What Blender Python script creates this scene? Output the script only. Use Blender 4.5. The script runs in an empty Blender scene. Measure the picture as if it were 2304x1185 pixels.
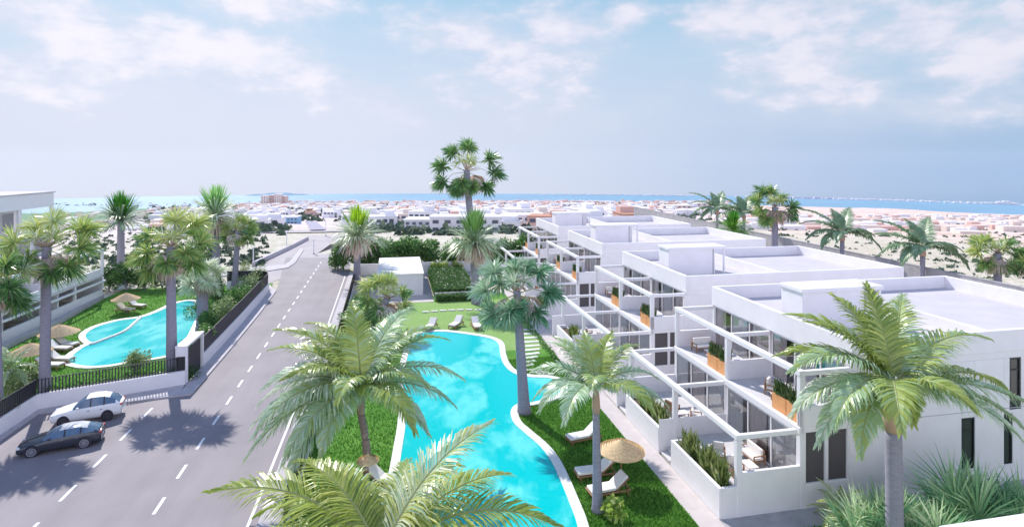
import bpy, math, random
from mathutils import Vector, Matrix, Quaternion
R = math.radians
sc = bpy.context.scene
rnd = random.Random(7)

# ------------------------------------------------------------------ camera
F, CX, HY, H = 1300.0, 1152.0, 367.0, 18.0
cam = bpy.data.cameras.new('camera'); camo = bpy.data.objects.new('camera', cam)
sc.collection.objects.link(camo); sc.camera = camo
camo.location = (0, 0, H); camo.rotation_euler = (R(90), 0, 0)
cam.sensor_width = 36; cam.lens = F / 2304 * 36; cam.shift_y = -(592.5 - HY) / 2304
cam.clip_end = 20000; cam.clip_start = .1

def srgb(r, g, b):
    f = lambda c: ((c / 255 + .055) / 1.055) ** 2.4 if c > 10 else c / 255 / 12.92
    return (f(r), f(g), f(b), 1)

# ------------------------------------------------------------------ sun and sky
SUN = Vector((-5.9, 9.2, 10.3)).normalized()
sl = bpy.data.lights.new('sun', 'SUN'); so = bpy.data.objects.new('sun', sl); sc.collection.objects.link(so)
sl.energy = 4.8; sl.angle = R(.6); sl.color = (1, .95, .9)
so.rotation_euler = (-SUN).to_track_quat('-Z', 'Y').to_euler()
sc.view_settings.view_transform = 'Standard'; sc.view_settings.look = 'None'
sc.view_settings.exposure = 0.13; sc.view_settings.gamma = 1
world = bpy.data.worlds.new('World'); sc.world = world; world.use_nodes = True

class NT:
    def __init__(s, t): s.t = t; s.n = t.nodes; s.l = t.links
    def new(s, k, **kw):
        x = s.n.new(k)
        for a, b in kw.items(): setattr(x, a, b)
        return x
    def put(s, sock, v):
        if isinstance(v, bpy.types.NodeSocket): s.l.new(v, sock)
        elif v is not None: sock.default_value = v
    def m(s, op, a, b=None, c=None, clamp=False):
        x = s.new('ShaderNodeMath', operation=op, use_clamp=clamp)
        for i, v in enumerate((a, b, c)): 
            if v is not None: s.put(x.inputs[i], v)
        return x.outputs[0]
    def mix(s, f, a, b, blend='MIX'):
        x = s.new('ShaderNodeMix', data_type='RGBA', blend_type=blend)
        s.put(x.inputs[0], f); s.put(x.inputs[6], a); s.put(x.inputs[7], b)
        return x.outputs[2]
    def ramp(s, f, stops):
        x = s.new('ShaderNodeValToRGB'); cr = x.color_ramp
        while len(cr.elements) < len(stops): cr.elements.new(.5)
        for e, (p, c) in zip(cr.elements, stops): e.position = p; e.color = c
        s.put(x.inputs[0], f); return x.outputs[0]
    def noise(s, v, sc_, det=4, rough=.55, dist=0):
        x = s.new('ShaderNodeTexNoise'); s.put(x.inputs['Vector'], v)
        x.inputs['Scale'].default_value = sc_; x.inputs['Detail'].default_value = det
        x.inputs['Roughness'].default_value = rough; x.inputs['Distortion'].default_value = dist
        return x.outputs[0]
    def comb(s, x, y, z=0.0):
        c = s.new('ShaderNodeCombineXYZ'); s.put(c.inputs[0], x); s.put(c.inputs[1], y); s.put(c.inputs[2], z); return c.outputs[0]
    def smooth(s, v, a, b):
        x = s.new('ShaderNodeMapRange', interpolation_type='SMOOTHSTEP'); s.put(x.inputs[0], v)
        x.inputs[1].default_value = a; x.inputs[2].default_value = b; return x.outputs[0]

w = NT(world.node_tree); w.n.clear()
tc = w.new('ShaderNodeTexCoord'); sep = w.new('ShaderNodeSeparateXYZ'); w.l.new(tc.outputs['Generated'], sep.inputs[0])
az = w.m('ARCTAN2', sep.outputs[0], sep.outputs[1]); el = w.m('ARCSINE', sep.outputs[2])
sky = w.new('ShaderNodeTexSky', sky_type='NISHITA'); sky.sun_disc = False
sky.sun_elevation = math.asin(SUN.z); sky.sun_rotation = math.atan2(SUN.x, SUN.y); sky.dust_density = 2.0
w.put(sky.inputs[0], w.comb(sep.outputs[0], sep.outputs[1], w.m('MAXIMUM', w.m('ADD', sep.outputs[2], .13), .03)))
eln = w.m('DIVIDE', w.m('ADD', el, .07), .6, clamp=True)
left = w.ramp(eln, [(0, srgb(203, 211, 232)), (.22, srgb(205, 214, 234)), (.42, srgb(188, 210, 233)), (.58, srgb(164, 201, 229)), (1, srgb(84, 142, 212))])
right = w.ramp(eln, [(0, srgb(122, 164, 210)), (.1, srgb(130, 171, 215)), (.24, srgb(168, 196, 224)), (.42, srgb(178, 210, 228)), (.58, srgb(140, 192, 220)), (1, srgb(80, 138, 210))])
base = w.mix(w.smooth(az, -.1, 1.0), left, right)
cv = w.comb(w.m('MULTIPLY', az, 1.0), w.m('MULTIPLY', el, 1.9))
wob = w.noise(cv, 13.0, 7, .6); wob2 = w.noise(cv, 5.0, 4, .55)
nz = w.m('ADD', w.m('MULTIPLY', w.m('SUBTRACT', wob, .5), 2.6), w.m('MULTIPLY', w.m('SUBTRACT', wob2, .5), 2.0))
def blobs(L, SC=1.0):
    dens = None
    for px, py, rx, ry, amp in L:
        a0 = math.atan((px - CX) / F); e0 = math.atan((HY - py) / F * math.cos(a0))
        dx = w.m('DIVIDE', w.m('SUBTRACT', az, a0), rx * SC / F * math.cos(a0) ** 1.5); dy = w.m('DIVIDE', w.m('SUBTRACT', el, e0), ry * SC / F * math.cos(a0))
        d2 = w.m('ADD', w.m('MULTIPLY', dx, dx), w.m('MULTIPLY', dy, dy))
        g = w.m('MULTIPLY', w.m('EXPONENT', w.m('MULTIPLY', d2, -.9)), amp)
        dens = g if dens is None else w.m('MAXIMUM', dens, g)
    return dens
puffs = blobs([(20, 20, 130, 45, 1), (310, 58, 110, 32, .8), (60, 150, 170, 55, .75), (330, 120, 150, 60, .95), (560, 150, 110, 55, .95), (680, 185, 90, 50, .8),
    (600, 12, 110, 36, 1), (1040, 82, 100, 34, 1), (1262, 72, 70, 46, 1), (1190, 140, 130, 55, .9), (930, 165, 80, 34, .6), (1405, 36, 38, 24, .9), (1660, 35, 80, 50, 1), (1830, 20, 150, 45, 1),
    (2040, 70, 120, 46, 1), (1900, 95, 110, 36, .9), (1820, 160, 120, 42, 1), (2250, 110, 80, 70, 1), (2080, 170, 150, 40, .6), (-300, 100, 200, 80, 1), (2650, 90, 200, 70, 1), (1150, 200, 130, 60, .75), (180, 190, 200, 45, .8), (450, 200, 160, 45, .75), (760, 210, 120, 40, .7), (1850, 200, 180, 40, .8), (2200, 210, 160, 40, .6)], 1.95)
veil = blobs([(200, 230, 520, 110, .75), (760, 250, 320, 90, .7), (1500, 230, 300, 50, .35), (2000, 250, 420, 60, .5), (1180, 260, 260, 80, .55)])
upm = w.m('MULTIPLY', w.smooth(el, .3, .5), .42)
pf = w.smooth(w.m('ADD', w.m('MAXIMUM', puffs, upm), w.m('MULTIPLY', nz, .5)), .3, .9)
col = w.mix(w.m('MULTIPLY', w.smooth(w.m('ADD', veil, w.m('MULTIPLY', nz, .25)), .1, .8), .85), base, srgb(211, 217, 234))
col = w.mix(w.m('MULTIPLY', pf, .94), col, w.mix(w.smooth(w.m('ADD', puffs, nz), .5, 1.3), srgb(208, 216, 234), srgb(238, 234, 245)))
# bright fill added to the unseen sky behind and left, lifting the shaded walls
unseen_fill = w.m('MULTIPLY', w.smooth(w.m('ABSOLUTE', w.m('SUBTRACT', w.m('ABSOLUTE', w.m('ADD', az, .35)), 0.0)), 1.05, 1.7), w.m('SUBTRACT', 1.0, w.smooth(el, .4, .8)))
col = w.mix(w.m('MULTIPLY', unseen_fill, w.m('ADD', .55, w.m('MULTIPLY', wob2, .6)), clamp=True), col, (1.6, 1.6, 1.98, 1))
STR = .1
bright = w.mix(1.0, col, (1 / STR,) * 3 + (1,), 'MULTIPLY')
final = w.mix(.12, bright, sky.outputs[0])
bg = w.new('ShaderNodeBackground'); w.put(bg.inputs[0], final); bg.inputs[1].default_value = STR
wo = w.new('ShaderNodeOutputWorld'); w.l.new(bg.outputs[0], wo.inputs[0])

# ------------------------------------------------------------------ helpers
ANG = math.atan2(.1976, .9803)
BU = Vector((math.cos(ANG), math.sin(ANG), 0)); BV = Vector((-math.sin(ANG), math.cos(ANG), 0))
def W(u, v, z=0.0): return BU * u + BV * v + Vector((0, 0, z))
def G(x, y, z=0.0):
    Y = (H - z) * F / (y - HY); return Vector(((x - CX) / F * Y, Y, z))
def atY(x, y, Y): return Vector(((x - CX) / F * Y, Y, H - (y - HY) / F * Y))
def pal(*p): return [G(x, y) for x, y in p]

def tag(o, label=None, cat=None, group=None, kind=None):
    for k, v in (('label', label), ('category', cat), ('group', group), ('kind', kind)):
        if v: o[k] = v
    return o
def empty(name, loc=(0, 0, 0), rz=0.0):
    o = bpy.data.objects.new(name, None); sc.collection.objects.link(o)
    o.location = loc; o.rotation_euler = (0, 0, rz); o.empty_display_size = .3; return o
def kids(o): return [c for c in bpy.data.objects if c.parent == o]
_kc = {}
def copy_tree(o, children=None):
    if o.name not in _kc: _kc[o.name] = [(c, kids(c)) for c in kids(o)]
    r = o.copy(); sc.collection.objects.link(r)
    for c, gs in _kc[o.name]:
        c2 = c.copy(); sc.collection.objects.link(c2); c2.parent = r
        for g in gs:
            g2 = g.copy(); sc.collection.objects.link(g2); g2.parent = c2
    return r

class MB:
    def __init__(s): s.v = []; s.f = []; s.mi = []; s.t = []
    def face(s, pts, mi=0, t=.5):
        n = len(s.v); s.v.extend([tuple(p) for p in pts]); s.f.append(tuple(range(n, n + len(pts)))); s.mi.append(mi); s.t.append(t)
    def mesh(s, vs, fs, mi=0, t=.5):
        n = len(s.v); s.v.extend([tuple(p) for p in vs])
        for f in fs: s.f.append(tuple(n + i for i in f)); s.mi.append(mi); s.t.append(t)
    def box(s, x0, x1, y0, y1, z0, z1, mi=0, t=.5, M=None):
        if x0 > x1: x0, x1 = x1, x0
        if y0 > y1: y0, y1 = y1, y0
        vs = [Vector((x, y, z)) for z in (z0, z1) for y in (y0, y1) for x in (x0, x1)]
        if M is not None: vs = [M @ q for q in vs]
        s.mesh(vs, [(0, 2, 3, 1), (4, 5, 7, 6), (0, 1, 5, 4), (2, 6, 7, 3), (0, 4, 6, 2), (1, 3, 7, 5)], mi, t)
    def tube(s, pts, rads, n=8, mi=0, t=.5, caps=True):
        pts = [Vector(p) for p in pts]; rings = []
        for i, p in enumerate(pts):
            d = (pts[min(i + 1, len(pts) - 1)] - pts[max(i - 1, 0)]).normalized()
            a = d.orthogonal().normalized() if abs(d.z) < .99 else Vector((1, 0, 0)); 
            a = (a - d * a.dot(d)).normalized()
            if abs(d.z) < .99: a = Vector((0, 0, 1)).cross(d).normalized()
            b = d.cross(a)
            rings.append([p + (a * math.cos(2 * math.pi * k / n) + b * math.sin(2 * math.pi * k / n)) * rads[i] for k in range(n)])
        vs = [q for r in rings for q in r]; fs = []
        for i in range(len(pts) - 1):
            for k in range(n):
                fs.append((i * n + k, i * n + (k + 1) % n, (i + 1) * n + (k + 1) % n, (i + 1) * n + k))
        if caps: fs.append(tuple(range(n))[::-1]); fs.append(tuple(range((len(pts) - 1) * n, len(pts) * n)))
        s.mesh(vs, fs, mi, t)
    def prism(s, poly, z0, z1, mi=0, t=.5):
        n = len(poly); vs = [(p[0], p[1], z0) for p in poly] + [(p[0], p[1], z1) for p in poly]
        s.mesh(vs, [tuple(range(n))[::-1], tuple(range(n, 2 * n))] + [(i, (i + 1) % n, n + (i + 1) % n, n + i) for i in range(n)], mi, t)
    def build(s, name, mats, parent=None, smooth=False, bevel=0, loc=None, rz=0):
        me = bpy.data.meshes.new(name); me.from_pydata(s.v, [], s.f)
        if not isinstance(mats, (list, tuple)): mats = [mats]
        for m in mats: me.materials.append(m)
        me.polygons.foreach_set('material_index', s.mi)
        at = me.attributes.new('tint', 'FLOAT', 'FACE'); at.data.foreach_set('value', s.t)
        if smooth: me.polygons.foreach_set('use_smooth', [True] * len(s.f))
        me.update(); o = bpy.data.objects.new(name, me); sc.collection.objects.link(o)
        if parent is not None: o.parent = parent
        if loc is not None: o.location = loc
        if rz: o.rotation_euler = (0, 0, rz)
        if bevel:
            b = o.modifiers.new('bevel', 'BEVEL'); b.width = bevel; b.segments = 2; b.limit_method = 'ANGLE'
        return o

MATS = {}
def mat(name, color, rough=.6, spec=.5, metal=0, noise=0, nscale=3, bump=0, bscale=20, color2=None, obj=False, nstretch=None):
    m = bpy.data.materials.new(name); m.use_nodes = True; t = NT(m.node_tree)
    p = t.n['Principled BSDF']; p.inputs['Roughness'].default_value = rough; p.inputs['Metallic'].default_value = metal
    p.inputs['Specular IOR Level'].default_value = spec
    c = tuple(color[:3]) + (1,)
    geo = t.new('ShaderNodeNewGeometry'); tcn = t.new('ShaderNodeTexCoord')
    pos = tcn.outputs['Object'] if obj else geo.outputs['Position']
    if noise or color2:
        v = pos
        if nstretch:
            mp = t.new('ShaderNodeMapping'); mp.inputs['Scale'].default_value = nstretch; t.l.new(pos, mp.inputs[0]); v = mp.outputs[0]
        n = t.noise(v, nscale, 6, .6)
        c2 = tuple(color2[:3]) + (1,) if color2 else tuple(x * (1 - noise) for x in c[:3]) + (1,)
        f = t.smooth(n, .35, .68)
        t.put(p.inputs['Base Color'], t.mix(f, c, c2))
    else: p.inputs['Base Color'].default_value = c
    if bump:
        b = t.new('ShaderNodeBump'); b.inputs['Strength'].default_value = bump; b.inputs['Distance'].default_value = .05
        t.put(b.inputs['Height'], t.noise(pos, bscale, 4)); t.l.new(b.outputs[0], p.inputs['Normal'])
    MATS[name] = m; return m

def leafmat(name, stops, rough=.42, trans=.42, spec=.5):
    """foliage: colour follows a per-leaf random value stored on the mesh"""
    m = bpy.data.materials.new(name); m.use_nodes = True; t = NT(m.node_tree); p = t.n['Principled BSDF']
    a = t.new('ShaderNodeAttribute', attribute_name='tint')
    c = t.ramp(a.outputs['Fac'], stops)
    t.put(p.inputs['Base Color'], c); p.inputs['Roughness'].default_value = rough; p.inputs['Specular IOR Level'].default_value = spec
    tr = t.new('ShaderNodeBsdfTranslucent'); t.put(tr.inputs[0], c)
    mx = t.new('ShaderNodeMixShader'); mx.inputs[0].default_value = trans
    t.l.new(p.outputs[0], mx.inputs[1]); t.l.new(tr.outputs[0], mx.inputs[2]); t.l.new(mx.outputs[0], t.n['Material Output'].inputs[0])
    return m

white = mat('white_render', (.80, .78, .80), .7, .3, noise=.05, nscale=.9, bump=.08, bscale=60, color2=(.76, .74, .755))
roofw = mat('roof_coating', (.56, .53, .55), .8, .2, noise=.08, nscale=.5)
floorm = mat('terrace_tiles', (.62, .6, .6), .55, .4, noise=.1, nscale=1.2)
greyw = mat('grey_concrete', (.42, .41, .43), .9, .2, noise=.22, nscale=.8, bump=.2, bscale=15)
dark = mat('dark_frame', (.012, .013, .018), .4)
darkwall = mat('dark_recess', (.09, .08, .085), .8)
orange = mat('terracotta_wood', (.80, .38, .15), .6, noise=.25, nscale=4, nstretch=(1, 1, 8))
wood = mat('warm_wood', (.36, .19, .10), .5, noise=.3, nscale=8)
cushion = mat('cream_cushion', (.8, .76, .72), .9)
straw = mat('woven_straw', (.76, .57, .34), .85, noise=.3, nscale=9)
curtain = mat('blush_curtain', (.88, .76, .74), .9, noise=.12, nscale=2)
sheer = mat('sheer_curtain', (.86, .84, .86), .9)
inwall = mat('interior_wall', (.8, .76, .74), .9)
black = mat('black_metal', (.02, .02, .032), .5)
soil = mat('soil', (.12, .08, .05), .95, noise=.4)
tileb = mat('shower_blue', (.2, .4, .6), .4)

def road_mat(name, c, c2, tracks=True):
    m = bpy.data.materials.new(name); m.use_nodes = True; t = NT(m.node_tree); p = t.n['Principled BSDF']
    geo = t.new('ShaderNodeNewGeometry'); mp = t.new('ShaderNodeMapping'); mp.inputs['Rotation'].default_value = (0, 0, -ANG)
    t.l.new(geo.outputs['Position'], mp.inputs[0])
    mp2 = t.new('ShaderNodeMapping'); mp2.inputs['Scale'].default_value = (.55, .06, 1); t.l.new(mp.outputs[0], mp2.inputs[0])
    n1 = t.noise(mp2.outputs[0], 1.0, 5, .6); n2 = t.noise(geo.outputs['Position'], .25, 4); n3 = t.noise(geo.outputs['Position'], 40, 3, .7)
    f = t.m('ADD', t.m('MULTIPLY', t.smooth(n1, .3, .7), .5), t.m('MULTIPLY', t.smooth(n2, .3, .7), .5))
    cc = t.mix(f, c, c2); cc = t.mix(t.m('MULTIPLY', n3, .25), cc, (.12, .12, .13, 1))
    t.put(p.inputs['Base Color'], cc); p.inputs['Roughness'].default_value = .75
    b = t.new('ShaderNodeBump'); b.inputs['Strength'].default_value = .15; b.inputs['Distance'].default_value = .02
    t.put(b.inputs['Height'], n3); t.l.new(b.outputs[0], p.inputs['Normal']); return m
asphalt = road_mat('asphalt', (.215, .19, .21, 1), (.30, .265, .285, 1))
paleasphalt = road_mat('old_asphalt', (.33, .29, .31, 1), (.42, .38, .4, 1))
paint = mat('road_paint', (.8, .8, .82), .6, noise=.2, nscale=6)
paving = mat('pavement_slabs', (.5, .47, .5), .8, noise=.15, nscale=1.5)
pathm = mat('beige_path', (.55, .495, .48), .8, noise=.1, nscale=1.3)
coping = mat('pool_coping', (.76, .75, .72), .6, noise=.14, nscale=3)

def grass_mat(name, a, b, c):
    m = bpy.data.materials.new(name); m.use_nodes = True; t = NT(m.node_tree); p = t.n['Principled BSDF']
    geo = t.new('ShaderNodeNewGeometry'); P = geo.outputs['Position']
    n1 = t.noise(P, .3, 5, .7); n2 = t.noise(P, 6, 6, .75)
    cc = t.mix(t.smooth(n1, .35, .65), a, b); cc = t.mix(t.smooth(n2, .45, .7), cc, c)
    t.put(p.inputs['Base Color'], cc); p.inputs['Roughness'].default_value = .9; p.inputs['Specular IOR Level'].default_value = .1
    bm = t.new('ShaderNodeBump'); bm.inputs['Strength'].default_value = .9; bm.inputs['Distance'].default_value = .12
    t.put(bm.inputs['Height'], n2); t.l.new(bm.outputs[0], p.inputs['Normal']); return m
grassm = grass_mat('lawn_grass', (.10, .27, .04, 1), (.17, .37, .07, 1), (.055, .17, .025, 1))
lawnpale = grass_mat('pale_lawn_grass', (.26, .42, .13, 1), (.30, .45, .16, 1), (.20, .35, .09, 1))

def water_mat(name, deep, shallow):
    m = bpy.data.materials.new(name); m.use_nodes = True; t = NT(m.node_tree); p = t.n['Principled BSDF']
    geo = t.new('ShaderNodeNewGeometry'); P = geo.outputs['Position']
    mp = t.new('ShaderNodeMapping'); mp.inputs['Scale'].default_value = (1, .55, 1); t.l.new(P, mp.inputs[0])
    n1 = t.noise(mp.outputs[0], .22, 3, .5, .6); n2 = t.noise(mp.outputs[0], .9, 4, .6, .5)
    f = t.m('ADD', t.m('MULTIPLY', n1, .7), t.m('MULTIPLY', n2, .3)); f = t.smooth(f, .46, .60)
    t.put(p.inputs['Base Color'], t.mix(f, deep, shallow)); p.inputs['Roughness'].default_value = .12; p.inputs['IOR'].default_value = 1.33; p.inputs['Specular IOR Level'].default_value = .3
    bm = t.new('ShaderNodeBump'); bm.inputs['Strength'].default_value = .35; bm.inputs['Distance'].default_value = .06
    t.put(bm.inputs['Height'], t.noise(P, 3.0, 3)); t.l.new(bm.outputs[0], p.inputs['Normal']); return m
poolm = water_mat('pool_water', (.0, .50, .51, 1), (.13, .66, .64, 1))
glassm = bpy.data.materials.new('window_glass'); glassm.use_nodes = True; t = NT(glassm.node_tree); t.n.clear()
_tr = t.new('ShaderNodeBsdfTransparent'); _tr.inputs[0].default_value = (.93, .94, .95, 1)
_gl = t.new('ShaderNodeBsdfGlossy'); _gl.inputs['Roughness'].default_value = .03
_fr = t.new('ShaderNodeFresnel'); _fr.inputs[0].default_value = 1.5
_mx = t.new('ShaderNodeMixShader'); t.l.new(t.m('ADD', t.m('MULTIPLY', _fr.outputs[0], 1.0), .14, clamp=True), _mx.inputs[0])
t.l.new(_tr.outputs[0], _mx.inputs[1]); t.l.new(_gl.outputs[0], _mx.inputs[2]); _o = t.new('ShaderNodeOutputMaterial'); t.l.new(_mx.outputs[0], _o.inputs[0])
palepane = mat('pale_pane', (.26, .26, .30), .15, .8)
darkglass = mat('dark_glass', (.05, .055, .06), .08, .8)

# ------------------------------------------------------------------ terrain
PROF = [(0, 0), (122, 0), (150, -2.0), (200, -5.5), (300, -13), (500, -28), (800, -47), (1200, -68), (1640, -92), (1900, -96.5), (1990, -96.8)]
def tz(r):
    for (a, za), (b, zb) in zip(PROF, PROF[1:]):
        if r <= b: return za + (zb - za) * (r - a) / (b - a)
    return -97.0
def shore(a): return 1640 + (150 if a < -.35 else 0) * min(1, (-a - .35) / .3) if a < -.35 else 1640
tm = MB(); rs = [0, 15, 30, 45, 60, 80, 100, 122] + [122 * (1985 / 122) ** (k / 60) for k in range(1, 61)]; NS = 240
vs = [(0, 0, -.05)]; fs = []
def tzz(r, a):
    z = tz(r) 
    if r > 160: z += math.sin(a * 31 + r * .013) * math.sin(r * .021 + a * 7) * min(1.2, (r - 160) * .004)
    return z - .05
for r in rs[1:]:
    for k in range(NS):
        a = 2 * math.pi * k / NS; vs.append((r * math.sin(a), r * math.cos(a), tzz(r, a)))
for k in range(NS): fs.append((0, 1 + (k + 1) % NS, 1 + k))
for i in range(len(rs) - 2):
    for k in range(NS):
        p = 1 + i * NS + k; q = 1 + i * NS + (k + 1) % NS; fs.append((p, q, q + NS, p + NS))
tm.mesh(vs, fs)
gm = bpy.data.materials.new('terrain'); gm.use_nodes = True; t = NT(gm.node_tree); p = t.n['Principled BSDF']
geo = t.new('ShaderNodeNewGeometry'); P = geo.outputs['Position']; sp = t.new('ShaderNodeSeparateXYZ'); t.l.new(P, sp.inputs[0])
rr = t.m('SQRT', t.m('ADD', t.m('MULTIPLY', sp.outputs[0], sp.outputs[0]), t.m('MULTIPLY', sp.outputs[1], sp.outputs[1])))
aa = t.m('ARCTAN2', sp.outputs[0], sp.outputs[1])
n1 = t.noise(P, .012, 6, .6); n2 = t.noise(P, .09, 6, .7); n3 = t.noise(P, .7, 5, .7)
town = t.ramp(n2, [(.36, srgb(232, 216, 218)), (.5, srgb(218, 202, 202)), (.62, srgb(176, 166, 160))])
sand = t.ramp(n1, [(.35, srgb(214, 186, 172)), (.55, srgb(226, 205, 196)), (.7, srgb(190, 165, 150))])
sand = t.mix(t.m('MULTIPLY', t.smooth(n2, .5, .66), .6), sand, srgb(120, 112, 95))
scrub = t.ramp(n3, [(.35, srgb(214, 206, 200)), (.52, srgb(184, 182, 160)), (.66, srgb(126, 138, 98))])
c = t.mix(t.smooth(aa, .28, .42), town, sand)
near = t.m('SUBTRACT', 1.0, t.smooth(rr, 200, 340)); c = t.mix(t.m('MULTIPLY', near, .75), c, scrub)
marsh = t.m('MULTIPLY', t.m('SUBTRACT', 1.0, t.smooth(aa, -.58, -.48)), t.m('MULTIPLY', t.smooth(rr, 700, 900), 1.0)); c = t.mix(marsh, c, srgb(120, 150, 122))
t.put(p.inputs['Base Color'], c); p.inputs['Roughness'].default_value = 1; p.inputs['Specular IOR Level'].default_value = .05
ground = tm.build('ground', gm); tag(ground, kind='structure')

# sea: a curved sheet beyond the shore
sm = MB(); SR = []; Z_SEA = -92.0; NA = 160
def sea_r(a): return 2072 + 200 * max(0, -a) / .67
seam = mat('sea_water', srgb(104, 158, 188), .35, .3, noise=.12, nscale=.004)
vs = []; fs = []; ks = [1500, 1640, 1800, None]
for k in range(NA + 1):
    a = -1.4 + 2.8 * k / NA
    for q in ks: 
        r = q if q else sea_r(a); vs.append((r * math.sin(a), r * math.cos(a), Z_SEA))
for k in range(NA):
    for j in range(3): fs.append((k * 4 + j, (k + 1) * 4 + j, (k + 1) * 4 + j + 1, k * 4 + j + 1))
sm.mesh(vs, fs); tag(sm.build('sea', seam), kind='structure')
# low hills across the water
def hill(name, x0, x1, hgt, m, seed, dr=-20, base=Z_SEA - 1):
    b = MB(); n = 50; rg = random.Random(seed); ph = [rg.uniform(0, 6) for _ in range(4)]; vs = []; fs = []
    for k in range(n + 1):
        s = k / n; x = x0 + (x1 - x0) * s; a = math.atan((x - CX) / F); r = sea_r(a) + dr
        hh = hgt * (math.sin(math.pi * s) ** .7) * (.75 + .25 * math.sin(s * 9 + ph[0]) * math.sin(s * 17 + ph[1]))
        for j, (rr_, zz) in enumerate(((r - 60, 0), (r - 25, hh * .7), (r, hh), (r + 30, 0))):
            vs.append((rr_ * math.sin(a), rr_ * math.cos(a), base + zz))
    for k in range(n):
        for j in range(3): fs.append((k * 4 + j, (k + 1) * 4 + j, (k + 1) * 4 + j + 1, k * 4 + j + 1))
    b.mesh(vs, fs); return tag(b.build(name, m, smooth=True), kind='structure')
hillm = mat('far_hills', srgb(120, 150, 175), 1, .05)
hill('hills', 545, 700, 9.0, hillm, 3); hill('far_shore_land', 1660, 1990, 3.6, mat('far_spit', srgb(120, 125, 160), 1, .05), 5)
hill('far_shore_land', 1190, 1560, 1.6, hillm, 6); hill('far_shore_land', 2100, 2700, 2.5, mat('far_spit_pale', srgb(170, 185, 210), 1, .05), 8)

# ------------------------------------------------------------------ near ground sheets
def sheet(name, pts, z, m, kind='structure', thick=0):
    b = MB()
    if thick: b.prism([(p[0], p[1]) for p in pts], z - thick, z)
    else: b.face([(p[0], p[1], z) for p in pts])
    o = b.build(name, m); return tag(o, kind=kind)
def poly_uv(*pts): return [W(u, v) for u, v in pts]
# road: three lanes, then the lay-by on the left
roadpts = poly_uv((-6.5, 8), (-6.6, 30), (-6.7, 60), (-7.2, 95), (-8.3, 113.5), (-20.5, 116.5)) + [G(622, 655)] + poly_uv((-15.9, 66), (-15.4, 49.3), (-25.4, 47.8), (-25.4, 8))
sheet('road', roadpts, .0, asphalt)
side = [G(740, 575), G(622, 660), G(560, 625), G(520, 640), G(470, 640), G(590, 585), G(660, 545), G(690, 531), G(700, 527), G(775, 527), G(760, 548), G(708, 570), G(745, 572)]
sheet('side_road', [G(757, 571.5), G(600, 640), G(500, 640), G(578, 597), G(655, 550), G(690, 530), G(775, 528), G(745, 548), G(712, 571.3)], -.012, paleasphalt)
side2 = sheet('side_road_median', [G(470, 622), G(556, 604), G(640, 596), G(652, 589), G(676, 560), G(684, 562), G(664, 592), G(648, 603), G(598, 611), G(500, 622)], .12, paving, thick=.12)
# pavements (raised kerbs)
def strip_poly(us, v0, v1, du0=0, du1=0, n=8):
    a = [W(us[0] + (us[2] - us[0]) * k / n, v0 + (v1 - v0) * k / n) for k in range(n + 1)]
    b = [W(us[1] + (us[3] - us[1]) * k / n, v0 + (v1 - v0) * k / n) for k in range(n + 1)]
    return a + b[::-1]
sheet('pavement', strip_poly((-6.55, -5.5, -7.35, -6.1), 12, 97), .13, paving, thick=.13)
leftside = [W(-16.5, 49.6), W(-15.5, 49.2), W(-15.6, 60), W(-15.9, 74), G(622, 655), G(606, 641), W(-17.3, 84), W(-16.9, 68)]
sheet('pavement', leftside, .13, paving, thick=.13)
sheet('pavement', [G(417, 866), W(-16.5, 49.62), W(-15.5, 49.22), W(-15.6, 48.9), W(-25.1, 47.3), W(-25.1, 12), W(-25.9, 12), W(-25.7, 48.0)], .13, paving, thick=.13)
# markings
mk = MB()
def mark(u0, v0, u1, v1, wd=.14):
    a, b = W(u0, v0), W(u1, v1); d = (b - a).normalized(); s = Vector((d.y, -d.x, 0)) * wd / 2
    mk.face([(q.x, q.y, .006) for q in (a - s, a + s, b + s, b - s)])
def uline(v, a, va, b, vb): return a + (b - a) * (v - va) / (vb - va)
v = 12.0
while v < 111:
    u = uline(v, -12.0, 20, -13.3, 110); mark(u, v, uline(v + 1.55, -12.0, 20, -13.3, 110), v + 1.55, .17); v += 3.45
v = 10.8
while v < 45.5:
    mark(-17.55, v, -17.55, v + 1.6, .17); v += 3.45
mark(-7.15, 8, -7.25, 60, .15); mark(-7.25, 60, -7.9, 96, .15)
mark(-24.0, 12, -24.0, 37, .14)
tag(mk.build('road_markings', paint), kind='structure')
# lawns and the garden ground
sheet('lawn', strip_poly((-5.3, 16.05, -6.3, 16.05), 10, 79), .01, grassm)
sheet('pale_lawn', [W(-1.8, 54.5), W(14.6, 54.5), W(14.6, 75.3), W(5.0, 75.3), W(-4.5, 77), W(-5.2, 66)], .016, lawnpale)
sheet('path', strip_poly((14.75, 16.02, 14.75, 16.02), 10, 96), .03, pathm)
sheet('pool_house_terrace', [W(-3.2, 76.2), W(4.9, 75.5), W(4.9, 95), W(-3.2, 95)], .03, pathm)
sheet('front_pavement', [W(16.03, 25.1), W(46, 25.1), W(46, 27), W(16.03, 27)], .025, greyw)
sheet('side_lawn', [W(16.6, 12.7), W(46, 12.7), W(46, 25.1), W(16.6, 25.1)], .015, grassm)
sheet('yard', [W(16.1, 27), W(70, 27), W(70, 105), W(16.1, 105)], .012, pathm)
sheet('left_lawn', [G(417, 862), W(-26, 48.3), W(-28, 44), W(-38, 44), W(-38, 92), W(-18, 92), W(-17.4, 85), W(-16.8, 60)], .01, grassm)

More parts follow.
